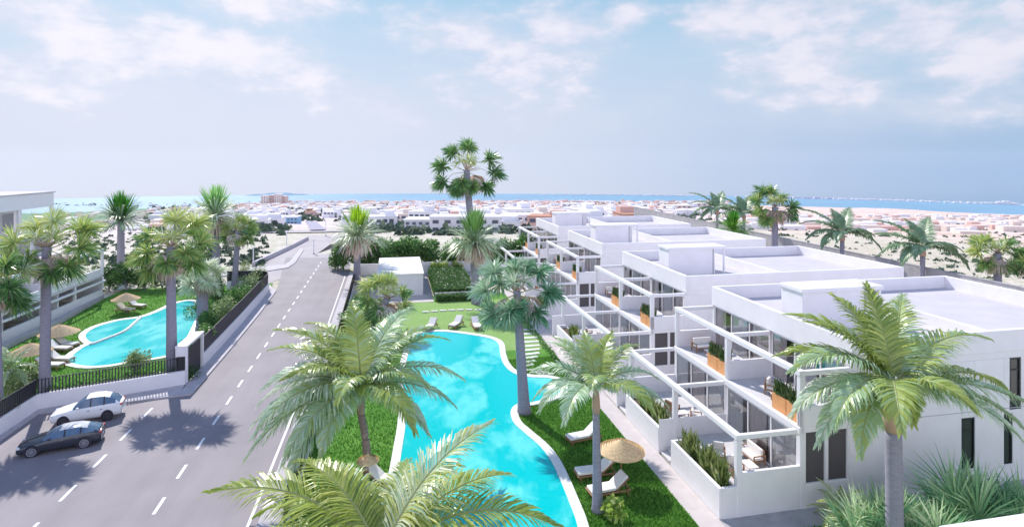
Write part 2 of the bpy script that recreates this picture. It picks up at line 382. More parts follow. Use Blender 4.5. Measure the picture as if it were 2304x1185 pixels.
# ------------------------------------------------------------------ pools
def spline(pts, n=6, closed=True):
    out = []; N = len(pts)
    for i in range(N):
        p0, p1, p2, p3 = (Vector(pts[(i + k - 1) % N]) for k in range(4))
        for j in range(n):
            s = j / n; out.append(.5 * ((2 * p1) + (p2 - p0) * s + (2 * p0 - 5 * p1 + 4 * p2 - p3) * s * s + (3 * p1 - p0 - 3 * p2 + p3) * s ** 3))
    return out
def area(p): return sum(p[i].x * p[(i + 1) % len(p)].y - p[(i + 1) % len(p)].x * p[i].y for i in range(len(p))) / 2
def offset(p, d):
    s = 1 if area(p) > 0 else -1; o = []
    for i in range(len(p)):
        a = p[(i + 1) % len(p)] - p[i - 1]; nrm = Vector((a.y, -a.x, 0)).normalized() * s; o.append(p[i] + nrm * d)
    return o
def pool(name, label, pts, wd, grp=None):
    r = empty(name, (0, 0, 0)); tag(r, label, 'pool')
    out = spline(pts); b = MB(); b.face([(q.x, q.y, .06) for q in out]); b.build('water', poolm, r)
    o2 = offset(out, wd); N = len(out); c = MB(); vs = []; fs = []
    for i in range(N):
        a, e = out[i], o2[i]; a2 = a + (e - a) * .03
        vs += [(a.x, a.y, -.1), (a.x, a.y, .10), (e.x, e.y, .12), (e.x, e.y, -.02)]
    for i in range(N):
        j = (i + 1) % N
        for k in range(3): fs.append((i * 4 + k, j * 4 + k, j * 4 + k + 1, i * 4 + k + 1))
    c.mesh(vs, fs); c.build('coping', coping, r)
    return r, out
main_px = [(933, 757), (960, 749), (997, 747), (1057, 754), (1100, 762), (1121, 774), (1126, 801), (1136, 824), (1158, 842), (1195, 850), (1235, 852), (1262, 862), (1262, 882), (1240, 895), (1195, 907), (1163, 911),
           (1149, 927), (1156, 952), (1181, 976), (1215, 1006), (1241, 1040), (1262, 1085), (1280, 1130), (1298, 1180), (1306, 1240), (1290, 1330), (1180, 1400), (1000, 1400), (900, 1330), (880, 1230), (884, 1130), (897, 1060), (905, 1008), (912, 960), (913, 915), (908, 870), (912, 830), (920, 792)]
mpool, mpoly = pool('swimming_pool', 'long curving turquoise pool winding between lawns and the white houses', pal(*main_px), .55)
left_px = [(432, 679), (398, 683), (356, 702), (318, 715), (270, 722), (222, 735), (196, 750), (194, 762), (206, 774), (192, 780), (168, 797), (156, 811), (168, 820), (205, 825), (254, 821), (300, 812), (350, 806), (392, 795), (412, 772), (430, 740), (446, 700)]
lpool, lpoly = pool('swimming_pool', 'smaller kidney shaped turquoise pool behind the black railing beside the road', pal(*left_px), .6)
dv = MB(); L = [G(206, 774, .0), G(245, 762), G(280, 747), (G(303, 728)), G(312, 716)]
dv.tube([(q.x, q.y, .09) for q in spline(L, 5)[:21]], [.17] * 21, 6); dv.build('divider', coping, lpool)

def inside(p, poly):
    c = False; j = len(poly) - 1
    for i in range(len(poly)):
        if (poly[i].y > p.y) != (poly[j].y > p.y) and p.x < (poly[j].x - poly[i].x) * (p.y - poly[i].y) / (poly[j].y - poly[i].y) + poly[i].x: c = not c
        j = i
    return c
leaf_dark = leafmat('dark_leaf', [(0, (.035, .12, .025, 1)), (.5, (.09, .24, .05, 1)), (.8, (.26, .42, .11, 1)), (1, (.55, .64, .3, 1))])
leaf_hedge = leafmat('hedge_leaf', [(0, (.025, .09, .015, 1)), (.6, (.06, .17, .03, 1)), (1, (.2, .34, .07, 1))])
leaf_pale = leafmat('pale_leaf', [(0, (.12, .22, .07, 1)), (.5, (.32, .42, .18, 1)), (1, (.66, .7, .42, 1))])
leaf_lime = leafmat('lime_leaf', [(0, (.15, .3, .04, 1)), (.5, (.4, .52, .10, 1)), (1, (.75, .78, .3, 1))])
blade = leafmat('grass_blade', [(0, (.045, .16, .02, 1)), (.5, (.12, .33, .045, 1)), (1, (.30, .52, .11, 1))], .6, .3, .2)
def grass(name, u0, u1, v0, v1, n, excl, hgt=.13, hole=None):
    b = MB(); rg = random.Random(n)
    while len(b.f) < n:
        u = rg.uniform(u0, u1); vv = rg.uniform(v0, v1) if v1 < 40 else v0 + (v1 - v0) * rg.random() ** 1.5
        q = W(u, vv)
        if hole and hole(u, vv): continue
        if any(inside(q, e) for e in excl) or (hole and hole(u, vv)): continue
        a = rg.uniform(0, 6.28); hh = hgt * rg.uniform(.5, 1.4); d = Vector((math.cos(a), math.sin(a), 0)) * .035; le = Vector((rg.uniform(-1, 1), rg.uniform(-1, 1), 0)) * hh * .6
        z = .01; b.face([(q.x - d.x, q.y - d.y, z), (q.x + d.x, q.y + d.y, z), (q.x + le.x, q.y + le.y, z + hh)], 0, rg.random())
    return tag(b.build(name, blade), 'short green grass growing around the pools', 'grass', kind='stuff')
mo = offset(mpoly, .5); lo = offset(lpoly, .55)
grass('grass', 5.5, 14.7, 22, 52, 52000, [mo]); grass('grass', -5.2, 3.0, 24, 55, 16000, [mo])
grass('grass', 17, 30, 20, 25.1, 8000, []); grass('grass', -37.5, -17.2, 48.5, 88, 30000, [lo], .16, hole=lambda u, v: v < 51.7 + (u + 16.6) * .345)

# ------------------------------------------------------------------ foliage builders
def leafcloud(b, c, r, n, ls, rg, mi=0, flat=.5, shell=.55):
    c = Vector(c)
    for _ in range(n):
        while True:
            q = Vector((rg.uniform(-1, 1), rg.uniform(-1, 1), rg.uniform(-1, 1)))
            if 1 > q.length > shell * rg.random(): break
        q = Vector((q.x * r[0], q.y * r[1], q.z * r[2])) + c
        d = Vector((rg.gauss(0, 1), rg.gauss(0, 1), rg.gauss(0, .7))).normalized(); s = d.orthogonal().normalized()
        s = Quaternion(d, rg.uniform(0, 6.28)) @ s; l = ls * rg.uniform(.6, 1.4)
        b.face([q, q + d * l * .5 + s * l * .28, q + d * l, q + d * l * .5 - s * l * .28], mi, min(1, max(0, rg.gauss(.45, .25))))
def clump_shrub(name, loc, rad, hgt, n, ls, m, label, cat='shrub', group=None, seed=1, lobes=9, stem=True):
    rg = random.Random(seed); r = empty(name, loc); tag(r, label, cat, group); b = MB()
    for k in range(lobes):
        a = rg.uniform(0, 6.28); d = rad * rg.uniform(.1, .68); z = hgt * rg.uniform(.28, .74); s = rg.uniform(.3, .52)
        leafcloud(b, (d * math.cos(a), d * math.sin(a), z), (rad * s, rad * s, min(hgt * .3, hgt - z) * rg.uniform(.8, 1.1)), n // lobes, ls, rg)
    b.build('foliage', m, r)
    st = MB()
    for k in range(4):
        a = rg.uniform(0, 6.28); st.tube([(0, 0, -.05), (math.cos(a) * rad * .2, math.sin(a) * rad * .2, hgt * .4), (math.cos(a) * rad * .45, math.sin(a) * rad * .45, hgt * .7)], [.06, .045, .02], 5)
    st.build('stem', bark, r); return r
bark = mat('palm_bark', (.30, .29, .36), .9, .2, noise=.22, nscale=3, nstretch=(1, 1, 5), obj=True, bump=.2, bscale=8)
barkw = mat('warm_bark', (.36, .27, .24), .8, .2, noise=.4, nscale=3, nstretch=(1, 1, 5), obj=True)
shaft = mat('crown_shaft', (.52, .31, .24), .6, .3, noise=.4, nscale=2.5, nstretch=(1, 1, .4), obj=True, color2=(.44, .30, .22))
feather_leaf = leafmat('feather_leaf', [(0, (.20, .30, .05, 1)), (.35, (.47, .54, .12, 1)), (.55, (.38, .54, .26, 1)), (.8, (.50, .64, .46, 1)), (1, (.80, .84, .66, 1))], .3, .35, .6)
feather_olive = leafmat('feather_leaf_olive', [(0, (.17, .26, .04, 1)), (.35, (.42, .50, .09, 1)), (.62, (.58, .60, .17, 1)), (.8, (.46, .60, .40, 1)), (1, (.80, .82, .58, 1))], .32, .4, .6)
feather_grey = leafmat('feather_leaf_grey', [(0, (.13, .25, .10, 1)), (.5, (.28, .42, .25, 1)), (1, (.60, .68, .46, 1))], .35, .35, .6)
fan_leaf = leafmat('fan_leaf', [(0, (.06, .17, .05, 1)), (.3, (.16, .34, .10, 1)), (.5, (.36, .50, .14, 1)), (.75, (.66, .68, .20, 1)), (1, (.66, .78, .6, 1))], .3, .3, .6)
fan_teal = leafmat('fan_leaf_teal', [(0, (.05, .17, .08, 1)), (.4, (.15, .36, .19, 1)), (.7, (.42, .58, .38, 1)), (1, (.74, .82, .6, 1))], .3, .3, .6)
spear_leaf = leafmat('spear_leaf', [(0, (.08, .26, .02, 1)), (.5, (.2, .48, .04, 1)), (1, (.38, .62, .08, 1))], .4, .4, .4)
spear_dark = leafmat('spear_leaf_dark', [(0, (.02, .13, .01, 1)), (.5, (.06, .28, .02, 1)), (1, (.2, .42, .06, 1))], .4, .4, .4)
pale_frond = leafmat('pale_frond', [(0, (.32, .44, .22, 1)), (.5, (.60, .70, .46, 1)), (1, (.84, .88, .72, 1))], .35, .35, .6)
dead_frond = leafmat('dead_frond', [(0, (.46, .32, .26, 1)), (.5, (.74, .60, .52, 1)), (1, (.88, .78, .72, 1))], .7, .45, .3)
rachis_m = mat('rachis', (.30, .33, .12), .5)

def frond(b, base, az_, elev, L, droop, nl, ll, rg, tint, wd=.045, hang=.35, lean=0, mi=0, mr=1, vee=.25):
    """a feather frond: bent rachis with leaflets on both sides"""
    N = 14; P_ = [Vector(base)]; D_ = []
    for i in range(N + 1):
        t_ = i / N; e = elev - droop * t_ ** 1.25; a = az_ + lean * t_
        d = Vector((math.cos(a) * math.cos(e), math.sin(a) * math.cos(e), math.sin(e))); D_.append(d)
        if i < N: P_.append(P_[-1] + d * L / N)
    b.tube(P_, [.05 * (1 - i / N) ** .7 * (L / 5) + .008 for i in range(N + 1)], 4, mr, .3)
    for i in range(nl):
        t_ = .1 + .9 * (i + .5) / nl; x = t_ * N; k = min(int(x), N - 1); f = x - k
        p0 = P_[k].lerp(P_[k + 1], f); T = D_[k].lerp(D_[k + 1], f).normalized()
        S = T.cross(Vector((0, 0, 1))); S = S.normalized() if S.length > .05 else Vector((-math.sin(az_), math.cos(az_), 0)); U = S.cross(T)
        prof = (math.sin(math.pi * min(1, t_ * .93 + .1)) ** .5) * (1 - .45 * t_); ln = ll * max(.25, prof)
        ang = R(68) - R(44) * t_ ** 1.5
        for sd in (-1, 1):
            a1 = ang + rg.uniform(-.09, .09); v1 = vee + rg.uniform(-.12, .12)
            d = (T * math.cos(a1) + S * sd * math.sin(a1) + U * v1).normalized()
            l = ln * rg.uniform(.88, 1.1); g = hang * rg.uniform(.7, 1.4)
            d2 = (d + Vector((0, 0, -g))).normalized(); d3 = (d2 + Vector((0, 0, -g * 1.5))).normalized()
            wv = (T - d * T.dot(d)).normalized() * wd * rg.uniform(.8, 1.2)
            a_, b_ = p0, p0 + d * l * .35; c_ = b_ + d2 * l * .35; e_ = c_ + d3 * l * .3
            tt = min(1, max(0, tint + rg.gauss(0, .14))); n = len(b.v)
            b.v.extend([tuple(a_ - wv * .5), tuple(a_ + wv * .5), tuple(b_ + wv), tuple(b_ - wv), tuple(c_ + wv * .8), tuple(c_ - wv * .8), tuple(e_)])
            b.f.extend([(n, n + 1, n + 2, n + 3), (n + 3, n + 2, n + 4, n + 5), (n + 5, n + 4, n + 6)]); b.mi.extend([mi] * 3); b.t.extend([tt] * 3)

def fan(b, c, axis, rad, nseg, rg, tint, spread=2.7, wd=.09, droop=.35, cup=.25, mi=0, up=None):
    """a fan leaf: pointed segments radiating round the end of its stalk"""
    axis = Vector(axis).normalized(); up = Vector(up) if up else Vector((0, 0, 1))
    S = axis.cross(up); S = S.normalized() if S.length > .05 else Vector((1, 0, 0)); U = S.cross(axis)
    for i in range(nseg):
        a = -spread + 2 * spread * (i + .5) / nseg + rg.uniform(-.04, .04)
        d = (axis * math.cos(a) + S * math.sin(a) + U * (cup + rg.uniform(-.08, .08))).normalized()
        l = rad * rg.uniform(.85, 1.1) * (1 - .18 * abs(a) / spread); d2 = (d + Vector((0, 0, -droop * rg.uniform(.5, 1.5)))).normalized()
        wv = d.cross(U); wv = wv.normalized() if wv.length > .01 else S
        wv = (wv * math.cos(.6 * (-1) ** i) + U * math.sin(.6 * (-1) ** i)) * wd
        p0 = c; p1 = c + d * l * .5; p2 = p1 + d2 * l * .5
        tt = min(1, max(0, tint + rg.gauss(0, .13))); n = len(b.v)
        b.v.extend([tuple(p0 - wv * .25), tuple(p0 + wv * .25), tuple(p1 + wv), tuple(p1 - wv), tuple(p2)])
        b.f.extend([(n, n + 1, n + 2, n + 3), (n + 3, n + 2, n + 4)]); b.mi.extend([mi] * 2); b.t.extend([tt] * 2)

def rosette(b, c, axis, rad, n, rg, tint, wd=.08, mi=0):
    """a full spiky head of folded fan leaves"""
    axis = Vector(axis).normalized(); cam_ = []
    for i in range(n):
        while True:
            d = Vector((rg.gauss(0, 1), rg.gauss(0, 1), rg.gauss(0, 1))).normalized()
            if d.dot(axis) > -.35: break
        l = rad * rg.uniform(.8, 1.08) * (1 - .2 * (1 - d.dot(axis)) / 1.35); d2 = (d + Vector((0, 0, -.35 * rg.uniform(.4, 1.5)))).normalized()
        wv = d.orthogonal().normalized(); wv = Quaternion(d, rg.uniform(0, 6.28)) @ wv * wd
        p1 = c + d * l * .55; p2 = p1 + d2 * l * .45; tt = min(1, max(0, tint + rg.gauss(0, .16) + .12 * d.z)); n_ = len(b.v)
        b.v.extend([tuple(c - wv * .25), tuple(c + wv * .25), tuple(p1 + wv), tuple(p1 - wv), tuple(p2)]); b.f.extend([(n_, n_ + 1, n_ + 2, n_ + 3), (n_ + 3, n_ + 2, n_ + 4)]); b.mi.extend([mi] * 2); b.t.extend([tt] * 2)

def trunk(base, top, r0, r1, m, parent, name='trunk', bend=.0, n=10, flare=1.35):
    b = MB(); base = Vector(base); top = Vector(top); pts = []; rads = []
    K = 16
    for i in range(K + 1):
        s = i / K; p = base.lerp(top, s) + Vector((bend * math.sin(math.pi * s), 0, 0))
        rr_ = r0 + (r1 - r0) * s; rr_ *= 1 + (flare - 1) * math.exp(-s * 9); rr_ *= 1 + .02 * math.sin(i * 2.3)
        pts.append(p); rads.append(rr_)
    b.tube(pts, rads, n); return b.build(name, m, parent, smooth=True)

def feather_palm(loc, top, label, group=None, fronds=None, nf=16, L=5.0, ll=1.1, nl=46, wd=.045, seed=1, m=None, r0=.26, r1=.2, shaftlen=1.4, bend=0, name='feather_palm', stemm=None):
    """loc: base, top: crown point; fronds: optional list (azimuth deg, elevation deg, length factor, droop, tint)"""
    rg = random.Random(seed); r = empty(name, loc); tag(r, label, 'palm tree', group); tl = Vector(top) - Vector(loc)
    trunk((0, 0, -.1), tl - Vector((0, 0, shaftlen)), r0, r1, stemm or bark, r, bend=bend)
    s = MB(); s.tube([tl - Vector((0, 0, shaftlen)), tl - Vector((0, 0, shaftlen * .75)), tl - Vector((0, 0, shaftlen * .3)), tl + Vector((0, 0, .1))], [r1 * 1.15, r1 * 1.3, r1 * 1.05, r1 * .5], 10)
    s.build('crown_shaft', shaft, r, smooth=True)
    b = MB()
    if fronds is None:
        fronds = []
        for k in range(nf):
            e = 78 - 95 * (k / nf) ** 1.0
            fronds.append((k * 137.5 + rg.uniform(-12, 12), e, rg.uniform(.85, 1.1), rg.uniform(.9, 1.35), rg.uniform(.15, .95)))
    for a, e, lf, dr, ti in fronds:
        frond(b, tl, R(a), R(e), L * lf, dr, nl, ll * lf, rg, ti, wd, hang=.3 + .25 * (e < 30), lean=rg.uniform(-.3, .3))
    b.build('crown', [m or feather_leaf, rachis_m], r); return r

def fan_palm(loc, top, label, group=None, R_=3.4, nh=10, fr=1.35, seed=1, m=None, dead=True, r0=.3, r1=.2, nseg=30, heads=None, bend=0, name='fan_palm', wd=.085):
    rg = random.Random(seed); r = empty(name, loc); tag(r, label, 'palm tree', group); tl = Vector(top) - Vector(loc); nseg = int(nseg * 1.5); wd *= .72
    trunk((0, 0, -.1), tl, r0, r1, bark, r, bend=bend)
    b = MB(); st = MB()
    if heads is None:
        heads = []
        for k in range(nh):
            e = 75 - 105 * k / (nh - 1); heads.append((k * 137.5 + rg.uniform(-15, 15), e, rg.uniform(.85, 1.12), rg.uniform(.1, .9)))
    for a, e, lf, ti in heads:
        a, e = R(a), R(e); d = Vector((math.cos(a) * math.cos(e), math.sin(a) * math.cos(e), math.sin(e)))
        e2 = e - .5; d2 = Vector((math.cos(a) * math.cos(e2), math.sin(a) * math.cos(e2), math.sin(e2)))
        Ls = R_ * lf * .62; p1 = tl + d * Ls * .5; p2 = p1 + d2 * Ls * .5
        st.tube([tl - Vector((0, 0, .2)), p1, p2], [.05, .035, .025], 5)
        fan(b, p2, d2, fr * lf, nseg, rg, ti, 2.5, wd, .4, .2, up=(rg.uniform(-.4, .4), rg.uniform(-.4, .4), 1))
        rosette(b, p2 - d2 * .1, d2 + Vector((0, 0, .2)), fr * lf * .95, nseg * 2, rg, ti, wd * .8)
    for k in range(3):
        a = k * 2.1 + seed; rosette(b, tl + Vector((math.cos(a) * R_ * .16, math.sin(a) * R_ * .16, R_ * .2)), (math.cos(a) * .5, math.sin(a) * .5, 1), fr * .75, nseg, rg, .72, wd * .7)
    b.build('crown', m or fan_leaf, r); st.build('leaf_stalk', rachis_m, r)
    if dead:
        q = MB()
        for k in range(20):
            a = k * 2.4; e = R(-70 + rg.uniform(-10, 55)); d = Vector((math.cos(a) * math.cos(e), math.sin(a) * math.cos(e), math.sin(e)))
            p = tl + Vector((0, 0, -.15)) + d * R_ * .22
            fan(q, p, d, fr * rg.uniform(.9, 1.3), 18, rg, rg.random(), 1.0, wd * .9, 1.0, .0)
        for k in range(26):     # fibrous heart of the crown
            a = rg.uniform(0, 6.28); e = rg.uniform(.2, 1.4); d = Vector((math.cos(a) * math.cos(e), math.sin(a) * math.cos(e), math.sin(e)))
            q.tube([tl, tl + d * R_ * rg.uniform(.2, .42)], [.05, .012], 4, 0, rg.random())
        q.build('dead_fronds', dead_frond, r)
    return r

def spear_palm(loc, top, label, group=None, S=1.0, seed=1, m=None, mid=None, dead=True, r0=.3, r1=.24, name='spear_crowned_palm', bend=0):
    """upright bright tuft over a skirt of pale drooping fronds"""
    rg = random.Random(seed); r = empty(name, loc); tag(r, label, 'palm tree', group); tl = Vector(top) - Vector(loc)
    trunk((0, 0, -.1), tl, r0, r1, bark, r, bend=bend)
    def blades(b, n, e0, e1, l0, l1, wd, dr):
        for _ in range(n):
            a = rg.uniform(0, 6.28); e = R(rg.uniform(e0, e1)); d = Vector((math.cos(a) * math.cos(e), math.sin(a) * math.cos(e), math.sin(e)))
            l = rg.uniform(l0, l1) * S; side_ = Vector((-math.sin(a), math.cos(a), 0)); w_ = wd * S
            tt = min(1, max(0, rg.gauss(.5, .25)))
            for _j in range(3):
                p = tl + d * .15 * S; off = rg.uniform(-.16, .16); dd = (d + side_ * off).normalized(); n0 = len(b.v)
                p1 = p + dd * l * .4; d2 = (dd + Vector((0, 0, -dr * .6))).normalized(); p2 = p1 + d2 * l * .32; d3 = (d2 + Vector((0, 0, -dr))).normalized(); p3 = p2 + d3 * l * .28
                s = side_ * w_
                b.v.extend([tuple(p - s * .4), tuple(p + s * .4), tuple(p1 + s), tuple(p1 - s), tuple(p2 + s * .8), tuple(p2 - s * .8), tuple(p3)])
                b.f.extend([(n0, n0 + 1, n0 + 2, n0 + 3), (n0 + 3, n0 + 2, n0 + 4, n0 + 5), (n0 + 5, n0 + 4, n0 + 6)]); b.mi.extend([0] * 3); b.t.extend([tt] * 3)
    b = MB(); blades(b, 75, 55, 90, 2.3, 3.5, .07, .03); b.build('crown', m or spear_leaf, r)
    b = MB(); blades(b, 110, -15, 50, 2.8, 4.1, .06, .45); b.build('outer_fronds', mid or pale_frond, r)
    if dead:
        b = MB(); blades(b, 80, -60, 0, 1.6, 2.8, .07, .9); b.build('dead_fronds', dead_frond, r)
    return r

# ------------------------------------------------------------------ white houses
HD = 13.85; UR = 45.2
def part(name, boxes, m, root, bevel=.03, **kw):
    b = MB()
    for q in boxes: b.box(*q)
    return b.build(name, m, root, bevel=bevel, **kw)
def white_house(v0, label):
    r = empty('white_house', W(0, v0), ANG); tag(r, label, 'house', 'white flat roofed houses in a row')
    fy = .25
    # outer walls, with the openings left between the boxes
    wl = [(23.8, UR, 0, fy, 6.98, 7.5), (20.9, 23.6, 0, fy, 3.95, 4.2), (20.65, 20.9, 0, fy, 0, 4.2), (20.9, 23.6, 0, fy, 0, 1.28), (23.6, 30.8, 0, fy, 0, 6.98),
          (20.65, 23.6, 0, fy, 4.2, 5.32),
          (30.8, 31.7, 0, fy, 0, 1.0), (30.8, 31.7, 0, fy, 3.84, 6.98), (31.7, 33.7, 0, fy, 0, 6.98), (33.7, 34.3, 0, fy, 0, 1.0), (33.7, 34.1, 0, fy, 3.84, 6.98),
          (34.1, 34.3, 0, fy, 3.84, 4.05), (34.3, 34.9, 0, fy, 0, 4.05), (34.9, UR, 0, fy, 0, 6.98),
          (23.8, UR, HD - fy, HD, 0, 7.5), (UR - fy, UR, fy, HD - fy, 0, 7.5),
          (20.65, 23.8, HD - fy, HD, 0, 4.2), (20.65, 23.8, 13.6, HD, 4.2, 5.4),
          (20.7, 28.9, 6.82, 7.02, .9, 3.9), (23.98, 28.9, 6.82, 7.02, 4.2, 7.28), (20.65, 23.9, 6.82, 7.02, 4.2, 5.42)]
    part('wall', wl, white, r)
    part('inner_wall', [(26.2, 26.4, fy, HD - fy, 0, 3.9), (28.9, 29.1, fy, HD - fy, 4.2, 7.28)], inwall, r, 0)
    part('balcony', [(20.72, 24.2, fy, HD - fy, 3.96, 4.2), (20.6, 20.87, .0, HD, 3.87, 4.24)], white, r)
    part('balcony_floor', [(20.87, 28.9, fy, HD - fy, 4.2, 4.215)], floorm, r, 0)
    part('roof', [(23.85, UR - .05, .05, HD - .05, 7.3, 7.62)], roofw, r, 0)
    t_ = .28
    part('parapet', [(23.75, 23.75 + t_, -.04, HD + .04, 7.18, 8.58), (UR - t_, UR + .03, -.04, HD + .04, 7.35, 8.58), (23.75 + t_, UR - t_, -.04, -.04 + t_, 7.35, 8.58),
                     (23.75 + t_, UR - t_, HD + .04 - t_, HD + .04, 7.35, 8.58), (32.9, 33.1, -.04 + t_, HD - t_ + .04, 7.5, 8.5)], white, r)
    part('stair_tower', [(24.75, 29.2, 5.05, 7.1, 7.6, 9.95), (24.65, 30.55, 4.95, 7.15, 9.95, 10.2), (29.3, 29.42, 5.05, 7.1, 7.6, 9.95), (30.3, 30.45, 5.05, 5.2, 7.6, 9.95), (30.3, 30.45, 6.95, 7.1, 7.6, 9.95), (29.42, 30.3, 6.95, 7.05, 7.6, 9.95)], white, r)
    # upper and lower pergolas, each beam and post its own piece
    for y in (0.0, 6.78, HD - .3):
        part('post', [(20.65, 20.95, y, y + .3, 4.24, 6.88)], white, r)
        part('pergola_beam', [(20.95, 23.75, y + .02, y + .28, 6.9, 7.15)], white, r)
        part('post', [(17.0, 17.3, y, y + .3, 0, 3.9)], white, r)
        part('pergola_beam', [(17.3, 20.5, y + .02, y + .28, 3.92, 4.16)], white, r)
    part('pergola_beam', [(20.62, 20.98, 0, HD, 6.88, 7.18)], white, r)
    part('pergola_beam', [(16.98, 17.32, 0, HD, 3.9, 4.18)], white, r)
    # terraces
    part('terrace', [(17.32, 20.65, fy, HD, 0, .9), (16.95, 17.32, 5.6, 6.7, 0, .6), (16.5, 16.95, 5.6, 6.7, 0, .4), (16.1, 16.5, 5.6, 6.7, 0, .2), (16.95, 17.32, 12.2, 13.5, 0, .6), (16.5, 16.95, 12.2, 13.5, 0, .4), (16.1, 16.5, 12.2, 13.5, 0, .2)], floorm, r)
    for y in (0, 6.9):
        part('garden_wall', [(16.03, 16.22, y + .02, y + 5.3, 0, 1.58), (16.22, 17.0, y + 5.12, y + 5.3, 0, 1.58), (16.22, 17.32, y + .02, y + .2, 0, 1.58)] +
             ([(17.3, 20.65, .02, .22, .0, 2.25)] if y == 0 else [(16.03, 20.65, 6.84, 7.04 - .14, .0, 2.1)]), white, r)
        part('planter_trough', [(17.0, 17.14, y + .3, y + 5.1, 0, 1.45)], white, r)
        part('planting_bed', [(16.22, 17.0, y + .2, y + 5.12, 0, 1.3)], soil, r, 0)
    part('garden_wall', [(16.03, 20.65, HD - .1, HD + .1, 0, 2.1)], white, r)
    # glazing
    for y0, y1 in ((.3, 6.78), (7.06, 13.56)):
        n = 3; st = (y1 - y0) / n
        for lvl, (ux, z0, z1) in enumerate(((20.66, .95, 3.86), (23.84, 4.22, 7.16))):
            g_ = MB(); g_.face([(ux + .05, y0, z0), (ux + .05, y0, z1), (ux + .05, y1, z1), (ux + .05, y1, z0)]); gl = g_.build('glass_door', glassm, r)
            fr = MB()
            for k in range(n + 1): fr.box(ux, ux + .1, y0 + k * st - .04, y0 + k * st + .04, z0 + .08, z1 - .1)
            fr.box(ux, ux + .1, y0 - .04, y1 + .04, z0, z0 + .08); fr.box(ux, ux + .1, y0 - .04, y1 + .04, z1 - .1, z1)
            fr.build('door_frame', white, gl)
            for a, e, cm in (((y0, y0 + 2.5, sheer), (y0 + 2.7, y0 + 4.4, curtain), (y0 + 5.0, y1, sheer)) if lvl == 0 else ((y0, y0 + 1.9, curtain), (y0 + 2.6, y0 + 4.6, sheer), (y0 + 5.2, y1, curtain))):
                cu = MB(); N = int((e - a) / .1)
                for k in range(N):
                    p0 = (ux + .13 + .025 * math.sin(k * 1.7), a + (e - a) * k / N); p1 = (ux + .13 + .025 * math.sin((k + 1) * 1.7), a + (e - a) * (k + 1) / N)
                    cu.face([(p0[0], p0[1], z0 + .02), (p1[0], p1[1], z0 + .02), (p1[0], p1[1], z1 - .05), (p0[0], p0[1], z1 - .05)])
                cu.build('curtain', cm, r)
    part('room_floor', [(20.8, 26.2, fy, HD - fy, .7, .96)], floorm, r, 0)
    for (x0, x1, z0, z1) in ((30.8, 31.7, 1.0, 3.84), (33.7, 34.3, 1.0, 3.84), (34.1, 34.9, 4.05, 6.98)):
        f = MB(); f.box(x0, x0 + .1, .03, .15, z0, z1); f.box(x1 - .1, x1, .03, .15, z0, z1); f.box(x0 + .1, x1 - .1, .03, .15, z0, z0 + .1); f.box(x0 + .1, x1 - .1, .03, .15, z1 - .1, z1); f.box(x0 + .1, x1 - .1, .05, .13, z1 - .75, z1 - .68)
        wn = f.build('window', dark, r); part('pane', [(x0 + .1, x1 - .1, .1, .12, z0 + .1, z1 - .1)], darkglass, wn, 0)
    # deep recess in the end wall filled by dark panels
    wn = part('window', [(21.0, 22.15, .14, .2, 1.28, 3.95), (22.35, 23.5, .14, .2, 1.28, 3.95)], darkwall, r, 0); part('mullion', [(22.15, 22.35, .02, .2, 1.28, 3.95), (20.9, 21.0, .02, .2, 1.28, 3.95), (23.5, 23.6, .02, .2, 1.28, 3.95)], white, wn)
    part('groove_strip', [(23.9, UR, -.02, .0, 4.15, 4.19)], mat('shadow_joint', (.45, .45, .5), .9), r, 0)  # thin grey strip, shade of the storey groove put into its colour
    return r
HV = [26.5, 44.4, 64.3, 82.9]
HL = ['nearest white terraced house, end wall with dark narrow windows, behind the tall royal palm', 'second white terraced house from the viewer, its stair box on a clear flat roof',
      'third white terraced house in the row, behind the second flat roof', 'farthest white terraced house in the row, next to the open town view']
h0 = white_house(HV[0], HL[0])
for vv, lb in zip(HV[1:], HL[1:]):
    c_ = copy_tree(h0); c_.location = W(0, vv); c_['label'] = lb
# low volumes closing the gap behind (far houses hide the yard)
nb = empty('white_house', W(0, 4.95), ANG); tag(nb, 'white roof corner of a neighbouring house at the lower right edge', 'house')
part('wall', [(13.95, 40, 0, 7.35, 0, 7.6)], white, nb); part('parapet', [(13.85, 40.1, 6.6, 7.6, 7.6, 8.58), (13.85, 14.0, -.1, 6.6, 7.6, 8.58), (39.4, 40.1, -.1, 6.6, 7.6, 8.58)], white, nb)
part('roof', [(14.0, 39.4, -.1, 6.6, 7.6, 7.9)], roofw, nb, 0)

# boundary wall on the right
bw = empty('boundary_wall', (0, 0, 0)); tag(bw, 'long grey concrete boundary wall behind the white houses', 'wall')
p0, p1 = W(68.6, 30), W(75.5, 175); d = (p1 - p0); Mx = Matrix.Translation(p0) @ Matrix.Rotation(math.atan2(d.y, d.x), 4, 'Z')
b = MB(); b.box(0, d.length, -.15, .15, -4.5, 3.85, M=Mx); b.build('wall', greyw, bw)
b = MB(); b.box(0, d.length, -.2, .2, 3.85, 3.98, M=Mx); b.build('capping', greyw, bw)

# pool house
ph = empty('pool_house', W(-2.4, 79.85), ANG); tag(ph, 'small plain white pool house with flat roof beside the lawn', 'pool house')
part('wall', [(0, 6.1, 0, 13.9, 0, 2.8)], white, ph); part('roof', [(-.12, 6.22, -.12, 14.02, 2.8, 3.0)], white, ph)
dr = part('door', [(6.1, 6.16, .6, 1.6, 0, 2.2)], mat('pale_door', (.55, .56, .6), .6), ph); part('handle', [(6.16, 6.2, 1.4, 1.45, .95, 1.1)], dark, dr, 0)
bk = empty('garden_wall', W(-6.2, 95.6), ANG); tag(bk, 'low white garden wall behind the pool house and hedge', 'wall')
part('wall', [(0, 21.8, 0, .22, 0, 1.7)], white, bk); part('capping', [(-.03, 21.83, -.04, .26, 1.7, 1.78)], white, bk)

